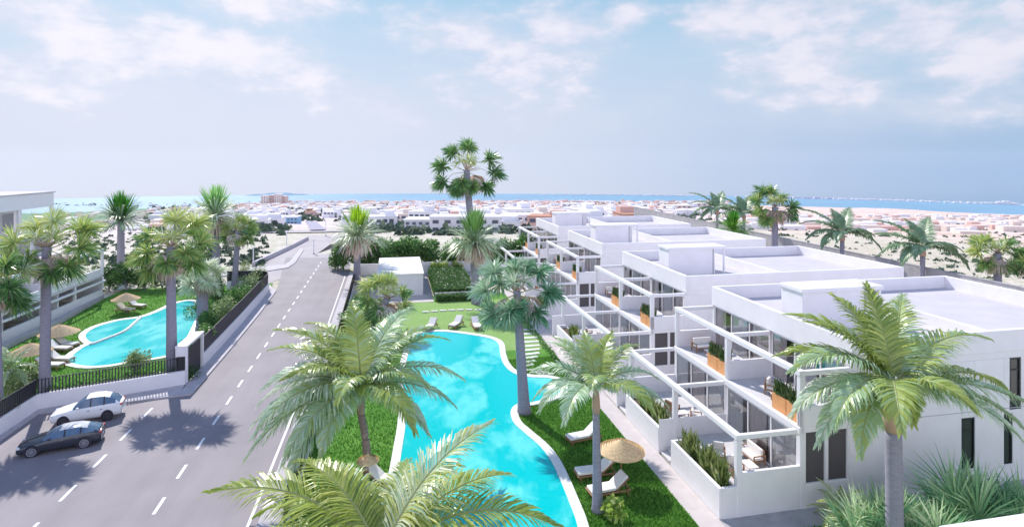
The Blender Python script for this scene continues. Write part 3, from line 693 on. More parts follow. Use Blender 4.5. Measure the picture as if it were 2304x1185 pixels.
# ------------------------------------------------------------------ left terraces
def left_house(v0, L, label, first):
    r = empty('terraced_house', W(0, v0), ANG); tag(r, label, 'house', 'three storey houses on the left')
    part('wall', [(-60, -44, 0, L, 0, 9.2), (-60, -47.5, 0, L, 9.2, 12.4), (-43.9, -38.2, L - .3, L, 0, 3.2), (-43.9, -38.2, L / 2 - .1, L / 2 + .1, 0, 4.2), (-43.9, -38.0, 0, .25, 0, 4.2), (-38.3, -38.0, .25, L - .3, 0, 1.35),
                  (-38.3, -38.1, .25, L - .3, 3.2, 4.1)], white, r)
    part('parapet', [(-60, -43.9, -.1, L + .1, 12.4, 14.2)], white, r)
    part('roof', [(-60, -43.7, -.2, L + .2, 14.2, 14.32)], roofw, r, 0)
    part('stair_tower', [(-60, -48, L * .18, L * .72, 14.32, 15.9)], white, r)
    part('balcony', [(-44, -38, .25, L - .3, 2.95, 3.2), (-44, -42.5, 0, L, 6.2, 6.45), (-47.4, -44, 0, L, 9.0, 9.25)], floorm, r)
    for k in range(4):
        y = (L - .3) * k / 3
        part('post', [(-38.3, -38.0, y, y + .3, 3.2, 6.35)], white, r); part('post', [(-44.2, -43.95, y, y + .25, 9.2, 12.4)], white, r)
        part('pergola_beam', [(-44, -38.3, y + .03, y + .27, 6.1, 6.35)], white, r)
        part('post', [(-38.3, -38.0, y, y + .3, 1.35, 2.95)], white, r)
    part('pergola_beam', [(-38.32, -37.98, 0, L, 6.35, 6.62)], white, r); part('pergola_beam', [(-38.0, -37.75, 0, L, 2.3, 2.55)], white, r)
    for k in range(6):
        y = .6 + (L - 1.5) * k / 6
        for z, x in ((.4, -43.97), (3.4, -43.97), (6.6, -43.97), (9.4, -47.47)):
            f = part('window', [(x, x + .06, y, y + (L - 3) / 7.5, z, z + 2.4)], white, r, 0)
            part('pane', [(x + .06, x + .08, y + .1, y + (L - 3) / 7.5 - .1, z + .1, z + 2.3)], palepane, f, 0)
    return r
left_house(65.6, 20.4, 'white three storey terraced house at the left, its pergola post beside the straw umbrella lawn', True)
left_house(43.2, 20.4, 'nearer white three storey terraced house at the left picture edge, mostly behind palms', False)
kb = MB(); L = [W(-37.2, 50), W(-37.0, 62), W(-37.0, 74), W(-38.2, 86)]
for a, e in zip(L, L[1:]):
    d = e - a; Mx = Matrix.Translation(a) @ Matrix.Rotation(math.atan2(d.y, d.x), 4, 'Z'); kb.box(0, d.length, -.2, .2, 0, .55, M=Mx)
tag(kb.build('garden_kerb', paving), 'low pale kerb wall along the left lawn below the terraces', 'wall')

# ------------------------------------------------------------------ road side walls and railings
def wall_line(name, pts, z0, z1, th, label, m=white, fence=None, fm=None, cat='wall'):
    r = empty(name, (0, 0, 0)); tag(r, label, cat); b = MB(); f = MB(); 
    for i, (a, e) in enumerate(zip(pts, pts[1:])):
        d = e - a; Mx = Matrix.Translation(Vector((a.x, a.y, 0))) @ Matrix.Rotation(math.atan2(d.y, d.x), 4, 'Z')
        b.box(0, d.length, -th / 2, th / 2, z0, z1, M=Mx)
    return r, b.build('wall', m, r, bevel=.02)
def railing(pts, z0, z1, root, solid=False, gap=.16, sw=.03):
    b = MB(); 
    for a, e in zip(pts, pts[1:]):
        d = e - a; Mx = Matrix.Translation(Vector((a.x, a.y, 0))) @ Matrix.Rotation(math.atan2(d.y, d.x), 4, 'Z')
        if solid: b.box(0, d.length, -.03, .03, z0, z1, M=Mx)
        n = max(1, int(d.length / gap))
        for k in range(n): x = (k + .5) * d.length / n; b.box(x - sw / 2, x + sw / 2, -.035, .035, z0, z1, M=Mx)
        b.box(0, d.length, -.02, .02, z0 + .06, z0 + .1, M=Mx); b.box(0, d.length, -.02, .02, z1 - .12, z1 - .08, M=Mx)
    return b.build('railing', black, root)
cA, cB, cC = G(417, 866), G(82, 923), W(-25.75, 20)
r, _ = wall_line('roadside_wall', [cA, cB, cC], -.05, 1.2, .3, 'low white wall topped by open black railing behind the parked cars')
railing([cA + Vector((-.4, 0, 0)), cB, cC], 1.2, 2.3, r, gap=.2, sw=.075)
fpts = [W(-16.75, 55.6), W(-16.85, 62), W(-17.0, 70), W(-17.25, 78), W(-17.45, 85.2)]
r, _ = wall_line('roadside_wall', fpts, -.05, 1.22, .3, 'low white wall under solid black fence running along the main road')
curve = [fpts[-1], W(-17.55, 86.2), W(-17.9, 87.2), W(-18.6, 88.0), W(-19.6, 88.4), W(-21.0, 88.5), W(-23.5, 88.6)]
railing(fpts + curve[1:], 1.22, 2.62, r, solid=True)
r, _ = wall_line('roadside_wall', curve[1:], -.05, 1.22, .3, 'short curved white wall under the black fence at the side road corner')
# gate house with letter boxes
gt = empty('entrance_gate', W(-16.75, 51.3), ANG); tag(gt, 'white pedestrian entrance portal with black gate at the wall corner', 'gate')
part('frame', [(-.75, .12, 0, .3, 0, 3.0), (-.75, .12, 3.95, 4.25, 0, 3.0), (-.78, .15, -.03, 4.28, 3.0, 3.16)], white, gt)
g_ = MB()
for k in range(16): g_.box(-.1, -.05, .45 + k * .215, .58 + k * .215, .15, 2.6)
g_.box(-.08, -.06, .4, 3.9, .1, 2.7); g_.build('gate_leaf', black, gt)
part('letterbox_panel', [(-.62, -.02, -.05, 0, .9, 2.3)], dark, gt, 0)
# right side fence
rp = [W(-5.35, 30), W(-5.4, 45), W(-5.6, 60), W(-5.9, 78), W(-6.2, 96)]
r, _ = wall_line('garden_fence', rp, -.05, .3, .25, 'low kerb wall with black fence between the road pavement and the pool garden', cat='fence')
railing(rp, .3, 1.7, r, solid=True)
r, _ = wall_line('guard_wall', [atY(570, 597, 101), atY(660, 549, 124), atY(692, 532, 136)], -1.2, .75, .5, 'long pale parapet wall along the descending side road', paving)
def lamp(x, y, ytop, label):
    p = G(x, y); h = (y - ytop) / F * p.y; r = empty('street_lamp', p); tag(r, label, 'street lamp', 'white posts along the side road')
    b = MB(); b.tube([(0, 0, -1.5), (0, 0, h * .5), (0, 0, h)], [.13, .11, .09], 8); b.build('post', white, r, smooth=True)
    b = MB(); b.box(-.28, .28, -.12, .12, h, h + .12); b.build('lamp_head', white, r, bevel=.03); b = MB(); b.tube([(0, 0, -.1), (0, 0, .14)], [.22, .2], 10); b.build('base', greyw, r)
lamp(570, 595, 556, 'white post where the pale side road wall begins'); lamp(645, 556, 520, 'white post halfway along the pale side road wall')
lamp(706, 571, 540, 'white post at the far left corner of the main road'); lamp(733, 531, 498, 'farthest white post, left of the lime crowned palm')

# ------------------------------------------------------------------ hedges and shrubs
def hedge(name, u0, u1, v0, v1, h, dens_, ls, m, label, seed=1, rough=.12):
    r = empty(name, W(u0, v0), ANG); tag(r, label, 'hedge'); rg = random.Random(seed)
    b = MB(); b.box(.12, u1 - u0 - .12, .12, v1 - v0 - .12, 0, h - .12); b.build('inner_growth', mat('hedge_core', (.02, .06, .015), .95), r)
    b = MB(); LX, LY = u1 - u0, v1 - v0
    def put(p, nrm):
        d = (Vector(nrm) + Vector((rg.gauss(0, .7), rg.gauss(0, .7), rg.gauss(0, .7)))).normalized(); s = d.orthogonal().normalized(); s = Quaternion(d, rg.uniform(0, 6.28)) @ s; q = d.cross(s); l = ls * rg.uniform(.6, 1.4)
        b.face([p, p + s * l * .5 + q * l * .3, p + s * l, p + s * l * .5 - q * l * .3], 0, min(1, max(0, rg.gauss(.5, .25))))
    def wob(): return rg.uniform(-rough, rough)
    for _ in range(int(LX * LY * dens_)): put(Vector((rg.uniform(0, LX), rg.uniform(0, LY), h + wob())), (0, 0, 1))
    for _ in range(int(LX * h * dens_)): put(Vector((rg.uniform(0, LX), wob(), rg.uniform(0, h))), (0, -1, 0))
    for _ in range(int(LY * h * dens_)): put(Vector((wob(), rg.uniform(0, LY), rg.uniform(0, h))), (-1, 0, 0)); put(Vector((LX + wob(), rg.uniform(0, LY), rg.uniform(0, h))), (1, 0, 0))
    b.build('foliage', m, r); return r
hedge('hedge', 5.2, 10.6, 77.2, 93.5, 1.3, 95, .2, leaf_hedge, 'broad clipped green hedge block beside the white pool house', 2)
hedge('hedge', 5.2, 10.6, 75.2, 76.5, .8, 160, .16, leaf_hedge, 'low front hedge strip separated by a pale line from the hedge block', 3)
tag(part('edging', [(0, 5.6, 0, .2, 0, .9)], coping, None, loc=W(5.1, 76.75), rz=ANG), 'thin pale edging strip between the two clipped hedges', 'edging')
def px_shrub(x, y, rad, h, n, ls, m, label, seed, group=None, name='shrub', lobes=9, Y=None, z=0):
    p = G(x, y, z); 
    return clump_shrub(name, p, rad, h, n, ls, m, label, group=group, seed=seed, lobes=lobes)
k = 0
for x in range(772, 1200, 40):
    Yd = 97 + (k % 3) * 1.2; p = Vector(((x - CX) / F * Yd, Yd, 0))
    clump_shrub('hedge_tree', p, 2.7, 5.6 + .5 * math.sin(k * 2.1), 3400, .42, leaf_dark, 'dense dark green tree in the tall screen behind the low garden wall', 'tree', 'tall screen trees behind the pool house', 40 + k, 12); k += 1
for i, (x, yb, rad, h, mm) in enumerate([(760, 606, 1.9, 3.2, leaf_dark), (560, 676, 2.2, 3.6, leaf_pale), (530, 700, 2.3, 3.4, leaf_dark), (575, 650, 1.9, 3.4, leaf_pale), (500, 730, 2.0, 3.3, leaf_pale),
      (470, 762, 1.9, 3.3, leaf_dark), (445, 800, 1.6, 3.0, leaf_dark), (540, 640, 2.2, 3.6, leaf_pale), (490, 672, 2.4, 3.0, leaf_dark), (455, 712, 1.8, 2.4, leaf_dark)]):
    lb = ['round dark bush at the road edge below the lime crowned palm', 'pale bush behind the black fence near its middle', 'dark glossy bush behind the black fence, left of the pale one', 'pale bush near the curved far end of the black fence',
          'pale leafy bush behind the fence, nearer the gate', 'dark bush directly behind the fence above the entrance gate', 'dark bush at the pool edge beside the entrance gate', 'tall pale bush under the small far palms',
          'wide dark bush on the far side of the left pool', 'small dark bush at the right end of the left pool'][i]
    px_shrub(x, yb, rad, h, 2600, .2 if mm is leaf_dark else .18, mm, lb, 70 + i, group='bushes along the road' )
for i, x in enumerate((246, 285, 325, 365, 402)):
    px_shrub(x, 656 - i * 2, 2.3, 4.2, 2600, .3, leaf_dark, 'dense dark bush in the row closing the far end of the left lawn', 140 + i, group='dark bushes behind the left lawn')
for i, (x, y, rad, h, mm) in enumerate([(800, 706, 1.5, 2.4, leaf_dark), (786, 745, 1.4, 2.2, leaf_dark), (806, 780, 1.3, 1.8, leaf_dark), (830, 735, 1.2, 1.8, leaf_pale), (772, 800, 1.1, 1.9, leaf_dark), (846, 700, 1.1, 1.7, leaf_pale)]):
    px_shrub(x, y, rad, h, 1700, .18, mm, ['dark bush at the road fence below the leaning fan palm', 'dark bush along the road fence behind the big feather palm', 'low dark bush on the lawn behind the big feather palm', 'pale bush at the foot of the leaning fan palm', 'dark bush nearest along the road fence, beside the big fronds', 'pale bush in front of the white pool house wall'][i], 150 + i)
px_shrub(303, 838, 1.25, 2.3, 2000, .16, leaf_pale, 'leafy bush in front of the left pool behind the railing', 90)
for i, (x, y, rad, h) in enumerate([(30, 905, 2.2, 2.9), (-30, 960, 2.4, 3.0), (75, 892, 1.3, 2.1)]):
    px_shrub(x, y, rad, h, 2600, .17, leaf_pale, ['large pale bush behind the railing at the left picture edge', 'pale bush overhanging the white wall beside the parked cars', 'smaller pale bush beside the thick left palm trunk'][i], 95 + i)
hd = empty('hedge', (0, 0, 0)); tag(hd, 'low green planting strip behind the open black railing', 'hedge'); b = MB(); rg = random.Random(5)
for k in range(40):
    s = k / 39; q = cB.lerp(cA, s) + Vector((-.2, 1.0 + .3 * math.sin(k), 0)); leafcloud(b, (q.x, q.y, .6), (.7, .6, .65), 150, .17, rg)
b.build('foliage', leaf_hedge, hd)
for k, s in enumerate((.1, .5, .9)):
    q = cB.lerp(cA, s) + Vector((0, 1, 0)); st = MB(); st.tube([(q.x, q.y, 0), (q.x, q.y, .6)], [.04, .02], 5); st.build('stem', bark, hd)
for i, (u, v_) in enumerate([(5.8, 94.3), (8.0, 94.5), (10.2, 94.2), (6.9, 94.9), (9.4, 94.9)]):
    clump_shrub('shrub', W(u, v_), .9, 2.1, 420, .3, leaf_lime, 'lime green plant along the white wall behind the hedge block', 'shrub', 'lime plants behind the hedge block', 110 + i, 5)
px_shrub(1383, 1172, .7, 1.15, 260, .34, leaf_lime, 'small yellow green shrub at the foot of the pool palm', 120, lobes=5)
for i, (x, y, rad, h) in enumerate([(1700, 545, 2.2, 2.0), (1855, 566, 3.4, 3.0), (1600, 497, 5.0, 5.0), (2030, 590, 3.2, 3.0), (1320, 788, .8, 1.0), (2230, 640, 2.0, 2)]):
    p = atY(x, y, [105, 95, 150, 86, 60, 80][i]); p.z = 0 if i not in (2,) else -2
    if i == 4: continue
    clump_shrub('shrub', p, rad, h, 1100, .45, leaf_pale, ['low pale shrub behind the boundary wall below the multi headed palm', 'wide silvery shrub left of the lone feather palm beyond the wall', 'large pale shrub below the paired grey palms beyond the wall',
                'wide silvery shrub left of the right hand feather palm beyond the wall', '', 'low pale shrub at the foot of the far right fan palm'][i], seed=130 + i, lobes=7)
# plants along the path edge
b = MB(); rg = random.Random(9)
hd = empty('hedge', (0, 0, 0)); tag(hd, 'narrow low green planting edge beside the stepping stones and path', 'hedge')
for k in range(34):
    q = W(14.3 + .1 * math.sin(k), 47 + k * .75); leafcloud(b, (q.x, q.y, .25), (.35, .45, .3), 60, .14, rg)
b.build('foliage', leaf_hedge, hd)

# ------------------------------------------------------------------ stepping stones
for i, (x, y) in enumerate([(1186, 742), (1189, 751), (1193, 760), (1196, 769), (1198, 778), (1198, 787), (1197, 796), (1193, 805), (1189, 814), (1184, 823), (1200, 832), (1215, 838), (1228, 841)]):
    b = MB(); b.box(-.75, .75, -.24, .24, 0, .07); tag(b.build('stepping_stone', coping, bevel=.02, loc=G(x, y), rz=ANG + R([0, 0, 0, 0, 2, 4, 8, 10, 14, 20, -10, -14, -18][i])), 'pale rectangular slab in the curved stepping stone path near the pool palm', 'stepping stone', 'stepping stones beside the pool palm')
for i in range(11):
    x = 958 + i * 19.5; y = 703 - 5 * math.sin(i / 10 * 3.1); b = MB(); b.box(-.42, .42, -.16, .16, 0, .16)
    tag(b.build('edging_stone', coping, bevel=.03, loc=G(x, y), rz=R(4 - i)), 'pale block in the curved edging row across the far lawn', 'edging stone', 'edging stones across the far lawn')

# ------------------------------------------------------------------ umbrellas and loungers
def umbrella(p, rad, h, label):
    r = empty('straw_umbrella', p); tag(r, label, 'sun umbrella', 'straw sun umbrellas'); b = MB(); n = 36; rows = 9; rg = random.Random(int(abs(p[0] * 10)))
    vs = []; fs = []
    for i in range(rows + 1):
        for j, (rr_, dz) in enumerate(((0, 0), (1, -.045))):
            s = min(1, (i + j) / rows); q = s * rad * (1.0 if i < rows else 1.02)
            for k in range(n): a = 2 * math.pi * k / n; vs.append((q * math.cos(a) * (1 + .012 * rg.uniform(-1, 1)), q * math.sin(a), h - .48 * rad * s ** 1.25 + dz * j + (.03 if j == 0 else 0)))
    for i in range(2 * rows + 1):
        for k in range(n): fs.append((i * n + k, i * n + (k + 1) % n, (i + 1) * n + (k + 1) % n, (i + 1) * n + k))
    b.mesh(vs, fs); b.build('canopy', straw, r)
    b = MB(); b.tube([(0, 0, 0), (0, 0, h - .05)], [.035, .03], 8); b.build('pole', wood, r)
    b = MB(); b.tube([(0, 0, h), (0, 0, h + .12)], [.06, .02], 8); b.build('finial', straw, r)
    b = MB(); b.tube([(0, 0, 0), (0, 0, .08)], [.28, .24], 14); b.build('base', greyw, r); return r
umbrella(G(1398, 1090), 1.28, 2.55, 'round striped straw umbrella above the near white sun loungers')
umbrella(G(283, 703), 1.5, 2.35, 'straw umbrella beside the two loungers on the far left lawn')
umbrella(G(133, 775), 1.7, 2.0, 'straw umbrella half hidden right of the thick left palm trunk'); umbrella(G(68, 822), 1.6, 2.0, 'straw umbrella left of the thick left palm trunk, near the pale bush')
umbrella(G(828, 1096), .6, 1.8, 'straw umbrella mostly hidden behind the near left feather palm')

def make_lounger():
    r = empty('sun_lounger', (0, 0, 0)); tag(r, 'white cushioned sun lounger', 'sun lounger', 'cushioned sun loungers around the pools')
    L, Wd = 2.3, .95
    f = MB(); f.box(-L / 2, L / 2, -Wd / 2, -Wd / 2 + .07, .28, .36); f.box(-L / 2, L / 2, Wd / 2 - .07, Wd / 2, .28, .36)
    for k in range(9): x = -L / 2 + .1 + k * (L * .62) / 8; f.box(x - .03, x + .03, -Wd / 2 + .07, Wd / 2 - .07, .3, .34)
    f.box(-L / 2, -L / 2 + .07, -Wd / 2 + .07, Wd / 2 - .07, .28, .36); f.box(L / 2 - .07, L / 2, -Wd / 2 + .07, Wd / 2 - .07, .28, .36); f.build('frame', wood, r, bevel=.01)
    for sx in (-1, 1):
        for sy in (-1, 1): g = MB(); g.box(sx * (L / 2 - .18) - .04, sx * (L / 2 - .18) + .04, sy * (Wd / 2 - .05) - .035, sy * (Wd / 2 - .05) + .035, 0, .28); g.build('leg', wood, r)
    c = MB(); c.box(-L / 2 + .05, .32, -Wd / 2 + .08, Wd / 2 - .08, .37, .52); c.build('cushion', cushion, r, bevel=.05)
    M_ = Matrix.Translation((.34, 0, .40)) @ Matrix.Rotation(-R(38), 4, 'Y'); c = MB(); c.box(0, .92, -Wd / 2 + .08, Wd / 2 - .08, 0, .15, M=M_); c.build('backrest', cushion, r, bevel=.05)
    M_ = Matrix.Translation((.34, 0, .33)) @ Matrix.Rotation(-R(38), 4, 'Y'); c = MB(); c.box(0, .95, -Wd / 2 + .06, Wd / 2 - .06, 0, .05, M=M_); c.box(.6, .64, -.3, -.26, -.5, 0, M=M_); c.box(.6, .64, .26, .3, -.5, 0, M=M_); c.build('backrest_frame', wood, r)
    return r
lg0 = make_lounger()
LG = [((1338, 1072), 12, 'white sun lounger left of the straw umbrella pole, farther of the near pair'), ((1368, 1112), 18, 'nearest white sun lounger, in front of the straw umbrella beside the palm trunk'),
      ((1312, 992), 22, 'white sun lounger half hidden behind fronds above the near pair'), ((968, 741), 75, 'sun lounger on the far lawn partly behind the big feather frond'), ((1026, 735), 70, 'sun lounger in full sun alone on the far pale lawn'),
      ((1072, 738), 105, 'shaded sun lounger on the far lawn in the palm shadow'), ((282, 702), 165, 'left lounger of the pair under the far left straw umbrella'), ((308, 693), 165, 'right lounger of the pair under the far left straw umbrella'),
      ((150, 781), 170, 'upper lounger of the row left of the round pool end'), ((132, 791), 175, 'second lounger of the row left of the round pool end'), ((135, 815), 178, 'third lounger of the row, nearer the railing'),
      ((112, 829), 178, 'nearest lounger of the left row, next to the thick palm trunk'), ((868, 1092), 165, 'white sun lounger between the near feather palms left of the pool')]
for i, ((x, y), a, lb) in enumerate(LG):
    o = lg0 if i == 0 else copy_tree(lg0); o.location = G(x, y); o.rotation_euler.z = R(a); o['label'] = lb

# ------------------------------------------------------------------ terrace furniture and planters
def make_chair(w_=.75, label=''):
    r = empty('armchair', (0, 0, 0)); tag(r, label, 'armchair', 'wooden armchairs on the terraces'); f = MB(); h = w_ / 2
    f.box(-.36, .36, -h, h, .26, .32); f.box(-.36, .4, -h, -h + .06, .56, .62); f.box(-.36, .4, h - .06, h, .56, .62); f.box(.3, .36, -h + .06, h - .06, .32, .86); f.build('frame', wood, r, bevel=.01)
    for sx in (-.34, .34):
        for sy in (-h + .03, h - .03): g = MB(); g.box(sx - .03, sx + .03, sy - .03, sy + .03, 0, .56); g.build('leg', wood, r)
    c = MB(); c.box(-.34, .28, -h + .07, h - .07, .32, .47); c.build('seat', cushion, r, bevel=.04)
    c = MB(); c.box(.14, .29, -h + .08, h - .08, .48, .92); c.build('backrest', cushion, r, bevel=.04); return r
def make_table(label):
    r = empty('low_table', (0, 0, 0)); tag(r, label, 'table', 'low tables on the terraces'); f = MB(); f.box(-.45, .45, -.3, .3, .36, .41); f.build('tabletop', cushion, r, bevel=.01)
    for sx in (-.4, .4):
        for sy in (-.26, .26): g = MB(); g.box(sx - .025, sx + .025, sy - .025, sy + .025, 0, .36); g.build('leg', wood, r)
    return r
snake_leaf = leafmat('snake_leaf', [(0, (.02, .06, .015, 1)), (.5, (.06, .12, .03, 1)), (1, (.24, .3, .1, 1))], .4, .15)
snake_light = leafmat('snake_leaf_light', [(0, (.06, .12, .02, 1)), (.5, (.17, .24, .06, 1)), (1, (.42, .45, .16, 1))], .4, .2)
def snake(b, x0, x1, y0, y1, z, n, h, rg, wd=.045, spread=.28):
    for _ in range(n):
        p = Vector((rg.uniform(x0, x1), rg.uniform(y0, y1), z)); a = rg.uniform(0, 6.28); tl = rg.uniform(0, spread); d = Vector((math.cos(a) * tl, math.sin(a) * tl, 1)).normalized()
        hh = h * rg.uniform(.55, 1.1); s = Vector((-math.sin(a + rg.uniform(-1, 1)), math.cos(a), 0)).normalized() * wd; q = p + d * hh * .6; e = q + (d + Vector((math.cos(a), math.sin(a), 0)) * .2).normalized() * hh * .4
        b.face([p - s * .6, p + s * .6, q + s, q - s], 0, min(1, max(0, rg.gauss(.5, .3)))); b.face([q - s, q + s, e], 0, min(1, max(0, rg.gauss(.6, .3))))
def make_planter(label, m, grp, ln=1.18):
    rg = random.Random(3); r = empty('potted_plant', (0, 0, 0)); tag(r, label, 'potted plant', grp); f = MB(); w_ = .24
    f.box(-w_, w_, 0, .03, 0, .88); f.box(-w_, w_, ln - .03, ln, 0, .88); f.box(-w_, -w_ + .03, .03, ln - .03, 0, .88); f.box(w_ - .03, w_, .03, ln - .03, 0, .88); f.box(-w_ + .03, w_ - .03, .03, ln - .03, 0, .8)
    f.build('planter_box', orange, r, bevel=.01)
    b = MB(); snake(b, -.18, .18, .08, ln - .08, .8, 130, .95, rg); leafcloud(b, (0, ln / 2, .98), (.26, ln * .48, .16), 160, .13, rg); b.build('foliage', m, r); return r
def at_house(o, hv, u, dv_, z, rot, label=None):
    o.location = W(u, hv + dv_, z); o.rotation_euler.z = ANG + R(rot)
    if label: o['label'] = label
HN = ['nearest house', 'second house', 'third house', 'farthest house']
ch0 = make_chair(.78, 'x'); tb0 = make_table('x'); pt0 = make_planter('x', snake_leaf, 'orange planters along the upper balconies')
sf0 = make_chair(1.55, 'x'); sf0.name = 'garden_sofa'; sf0['category'] = 'sofa'; sf0['group'] = 'wooden sofas on the terraces'
for o in (ch0, tb0, pt0, sf0): o['used'] = 0
def nxt(o):
    if not o['used']: o['used'] = 1; return o
    c = copy_tree(o); del c['used']; return c
for hi, hv in enumerate(HV):
    n_ = HN[hi]
    for j, dv_ in enumerate((.25, 1.47, 7.15, 8.37)):
        at_house(nxt(pt0), hv, 21.12, dv_, 4.22, 0, ['orange planter of sword leaved plants at the near end of the %s balcony', 'orange planter second from the near end of the %s balcony', 'orange planter just past the middle post of the %s balcony', 'orange planter third along, beyond the middle post planter of the %s balcony'][j] % n_)
    at_house(nxt(ch0), hv, 22.1, 4.3, 4.22, 130, 'wooden armchair with cream cushions on the near upper balcony of the %s' % n_)
    at_house(nxt(tb0), hv, 21.9, 3.3, 4.22, 0, 'low table beside the armchair on the near upper balcony of the %s' % n_)
    at_house(nxt(sf0), hv, 22.2, 12.4, 4.22, 90, 'wooden sofa against the far parapet of the upper balcony of the %s' % n_)
    at_house(nxt(tb0), hv, 22.2, 11.2, 4.22, 0, 'low table before the sofa on the upper balcony of the %s' % n_)
    if hi < 3:
        at_house(nxt(ch0), hv, 18.3, 3.9, .9, 60, 'wooden armchair farther along the near ground terrace of the %s' % n_)
        at_house(nxt(ch0), hv, 18.3, 2.3, .9, 100, 'wooden armchair nearest the end wall on the ground terrace of the %s' % n_)
        at_house(nxt(tb0), hv, 19.3, 2.4, .9, 90, 'low table on the near ground terrace of the %s' % n_)
        at_house(nxt(sf0), hv, 20.1, 3.4, .9, 0, 'wooden sofa against the glass on the near ground terrace of the %s' % n_)
        at_house(nxt(ch0), hv, 18.6, 10.2, .9, 200, 'wooden armchair on the far ground terrace of the %s' % n_)
        at_house(nxt(ch0), hv, 19.4, 8.4, .9, 150, 'wooden armchair near the dividing wall on the far ground terrace of the %s' % n_)
        at_house(nxt(tb0), hv, 18.8, 9.3, .9, 0, 'low table on the far ground terrace of the %s' % n_)
for o in (ch0, tb0, pt0, sf0): del o['used']
# sword-leaved plants in the garden troughs
def trough_plants(hv, dvs, labels, m=snake_leaf, h=1.45):
    for i, ((a, e), lb) in enumerate(zip(dvs, labels)):
        rg = random.Random(int(hv * 10 + i)); r = empty('sword_plant', W(16.6, hv + a, 1.28), ANG); tag(r, lb, 'plant', 'sword leaved plants in the garden troughs'); b = MB()
        snake(b, -.24, .24, 0, e - a, .0, 170, h, rg, .06, .5); b.build('leaves', m, r)
        b = MB(); leafcloud(b, (0, (e - a) / 2, .12), (.3, (e - a) * .5, .14), 120, .15, rg); b.build('ground_leaves', leaf_pale, r)
trough_plants(26.5, [(.45, 1.5), (1.7, 2.6), (3.4, 4.6)], ['clump of dark sword leaves at the near corner trough', 'middle clump of sword leaves in the nearest garden trough', 'farthest clump of sword leaves in the nearest garden trough'], snake_light)
trough_plants(33.4, [(.6, 1.6), (2.4, 3.6)], ['sword leaved clump in the second garden trough near the dividing wall', 'sword leaved clump farther along the second garden trough'], snake_light)
trough_plants(44.4, [(.6, 1.7)], ['yellowish sword leaved clump at the corner trough of the second house'], snake_light)
trough_plants(51.3, [(.8, 2.0)], ['lime coloured clump in the far trough of the second house'], snake_light)
trough_plants(64.3, [(.6, 1.7)], ['sword leaved clump at the corner trough of the third house'], snake_light)

# ------------------------------------------------------------------ palms
def base_top(bx, by, tx, ty, zb=0):
    p = G(bx, by, zb); return p, atY(tx, ty, p.y)
def bt_Y(bx, tx, ty, Y, z=0): return Vector(((bx - CX) / F * Y, Y, z)), atY(tx, ty, Y)
# near feather palms
p, t_ = base_top(826, 1062, 812, 868)
feather_palm(p, t_, 'large royal palm with spreading silvery fronds between the road and the pool', 'royal palms', L=6.6, ll=2.0, nl=84, wd=.046, seed=11, r0=.27, r1=.2, shaftlen=1.6, bend=.12, stemm=barkw, m=feather_leaf, fronds=[
    (170, 42, .95, 1.05, .45), (140, 60, .9, 1.2, .3), (60, 62, .95, 1.1, .75), (35, 45, 1.0, 1.3, .35), (15, 28, .95, 1.2, .7), (0, 12, .9, 1.1, .8), (-40, 20, .85, 1.4, .35), (-15, 40, .7, 1.4, .5),
    (200, 15, .95, 1.2, .8), (220, 25, 1.0, 1.5, .75), (245, 10, .95, 1.4, .65), (185, 25, .9, 1.3, .9), (160, 22, .85, 1.3, .6), (100, 50, .8, 1.1, .3), (270, 45, .7, 1.5, .4), (80, 30, .8, 1.2, .5), (230, 50, .8, 1.3, .2), (120, 78, .8, .9, .35), (192, -5, .95, 1.0, .85), (212, 2, 1.05, 1.1, .7), (236, -8, .95, 1.1, .8), (255, 5, .8, 1.2, .6), (-25, 5, .8, 1.2, .75), (175, 58, .95, 1.1, .3), (25, 60, .9, 1.3, .6), (205, 45, .9, 1.5, .9)])
p, t_ = bt_Y(862, 858, 1248, 19.5)
feather_palm(p, t_, 'nearest royal palm, its yellow green fronds rising from the bottom edge', 'royal palms', L=6.0, ll=2.0, nl=92, wd=.032, seed=12, m=feather_olive, fronds=[
    (34, 60, .95, .95, .8), (170, 42, 1.1, 1.05, .25), (5, 36, 1.05, 1.15, .35), (150, 52, .85, 1.2, .3), (112, 40, .6, 1.1, .4), (15, 12, .9, .9, .6), (195, 8, .95, .9, .7), (80, 45, .7, 1.1, .6), (-60, 30, .8, 1.2, .5), (240, 30, .8, 1.2, .5), (160, 28, 1.0, 1.2, .2), (20, 45, .9, 1.2, .5), (178, 22, 1.0, 1.1, .6), (135, 44, .85, 1.2, .75), (55, 42, .8, 1.2, .3)])
p, t_ = base_top(1345, 1150, 1341, 872)
feather_palm(p, t_, 'royal palm on the lawn in front of the two white loungers', 'royal palms', L=3.8, ll=1.3, nl=66, wd=.032, seed=13, r0=.27, r1=.17, shaftlen=1.3, m=feather_leaf, fronds=[
    (105, 72, .85, 1.0, .4), (60, 68, .9, 1.0, .35), (35, 52, 1.0, 1.1, .45), (10, 35, 1.0, 1.4, .7), (-10, 18, 1.0, 1.2, .75), (-35, 30, .95, 1.5, .3), (140, 58, .95, 1.1, .7), (165, 40, 1.0, 1.4, .8), (185, 25, .95, 1.5, .7),
    (205, 30, 1.0, 1.7, .8), (235, 30, 1.05, 1.6, .75), (80, 40, .8, 1.2, .5), (260, 55, .8, 1.5, .5), (150, 70, .9, 1.2, .55)])
p, t_ = bt_Y(2014, 2010, 868, 25.8)
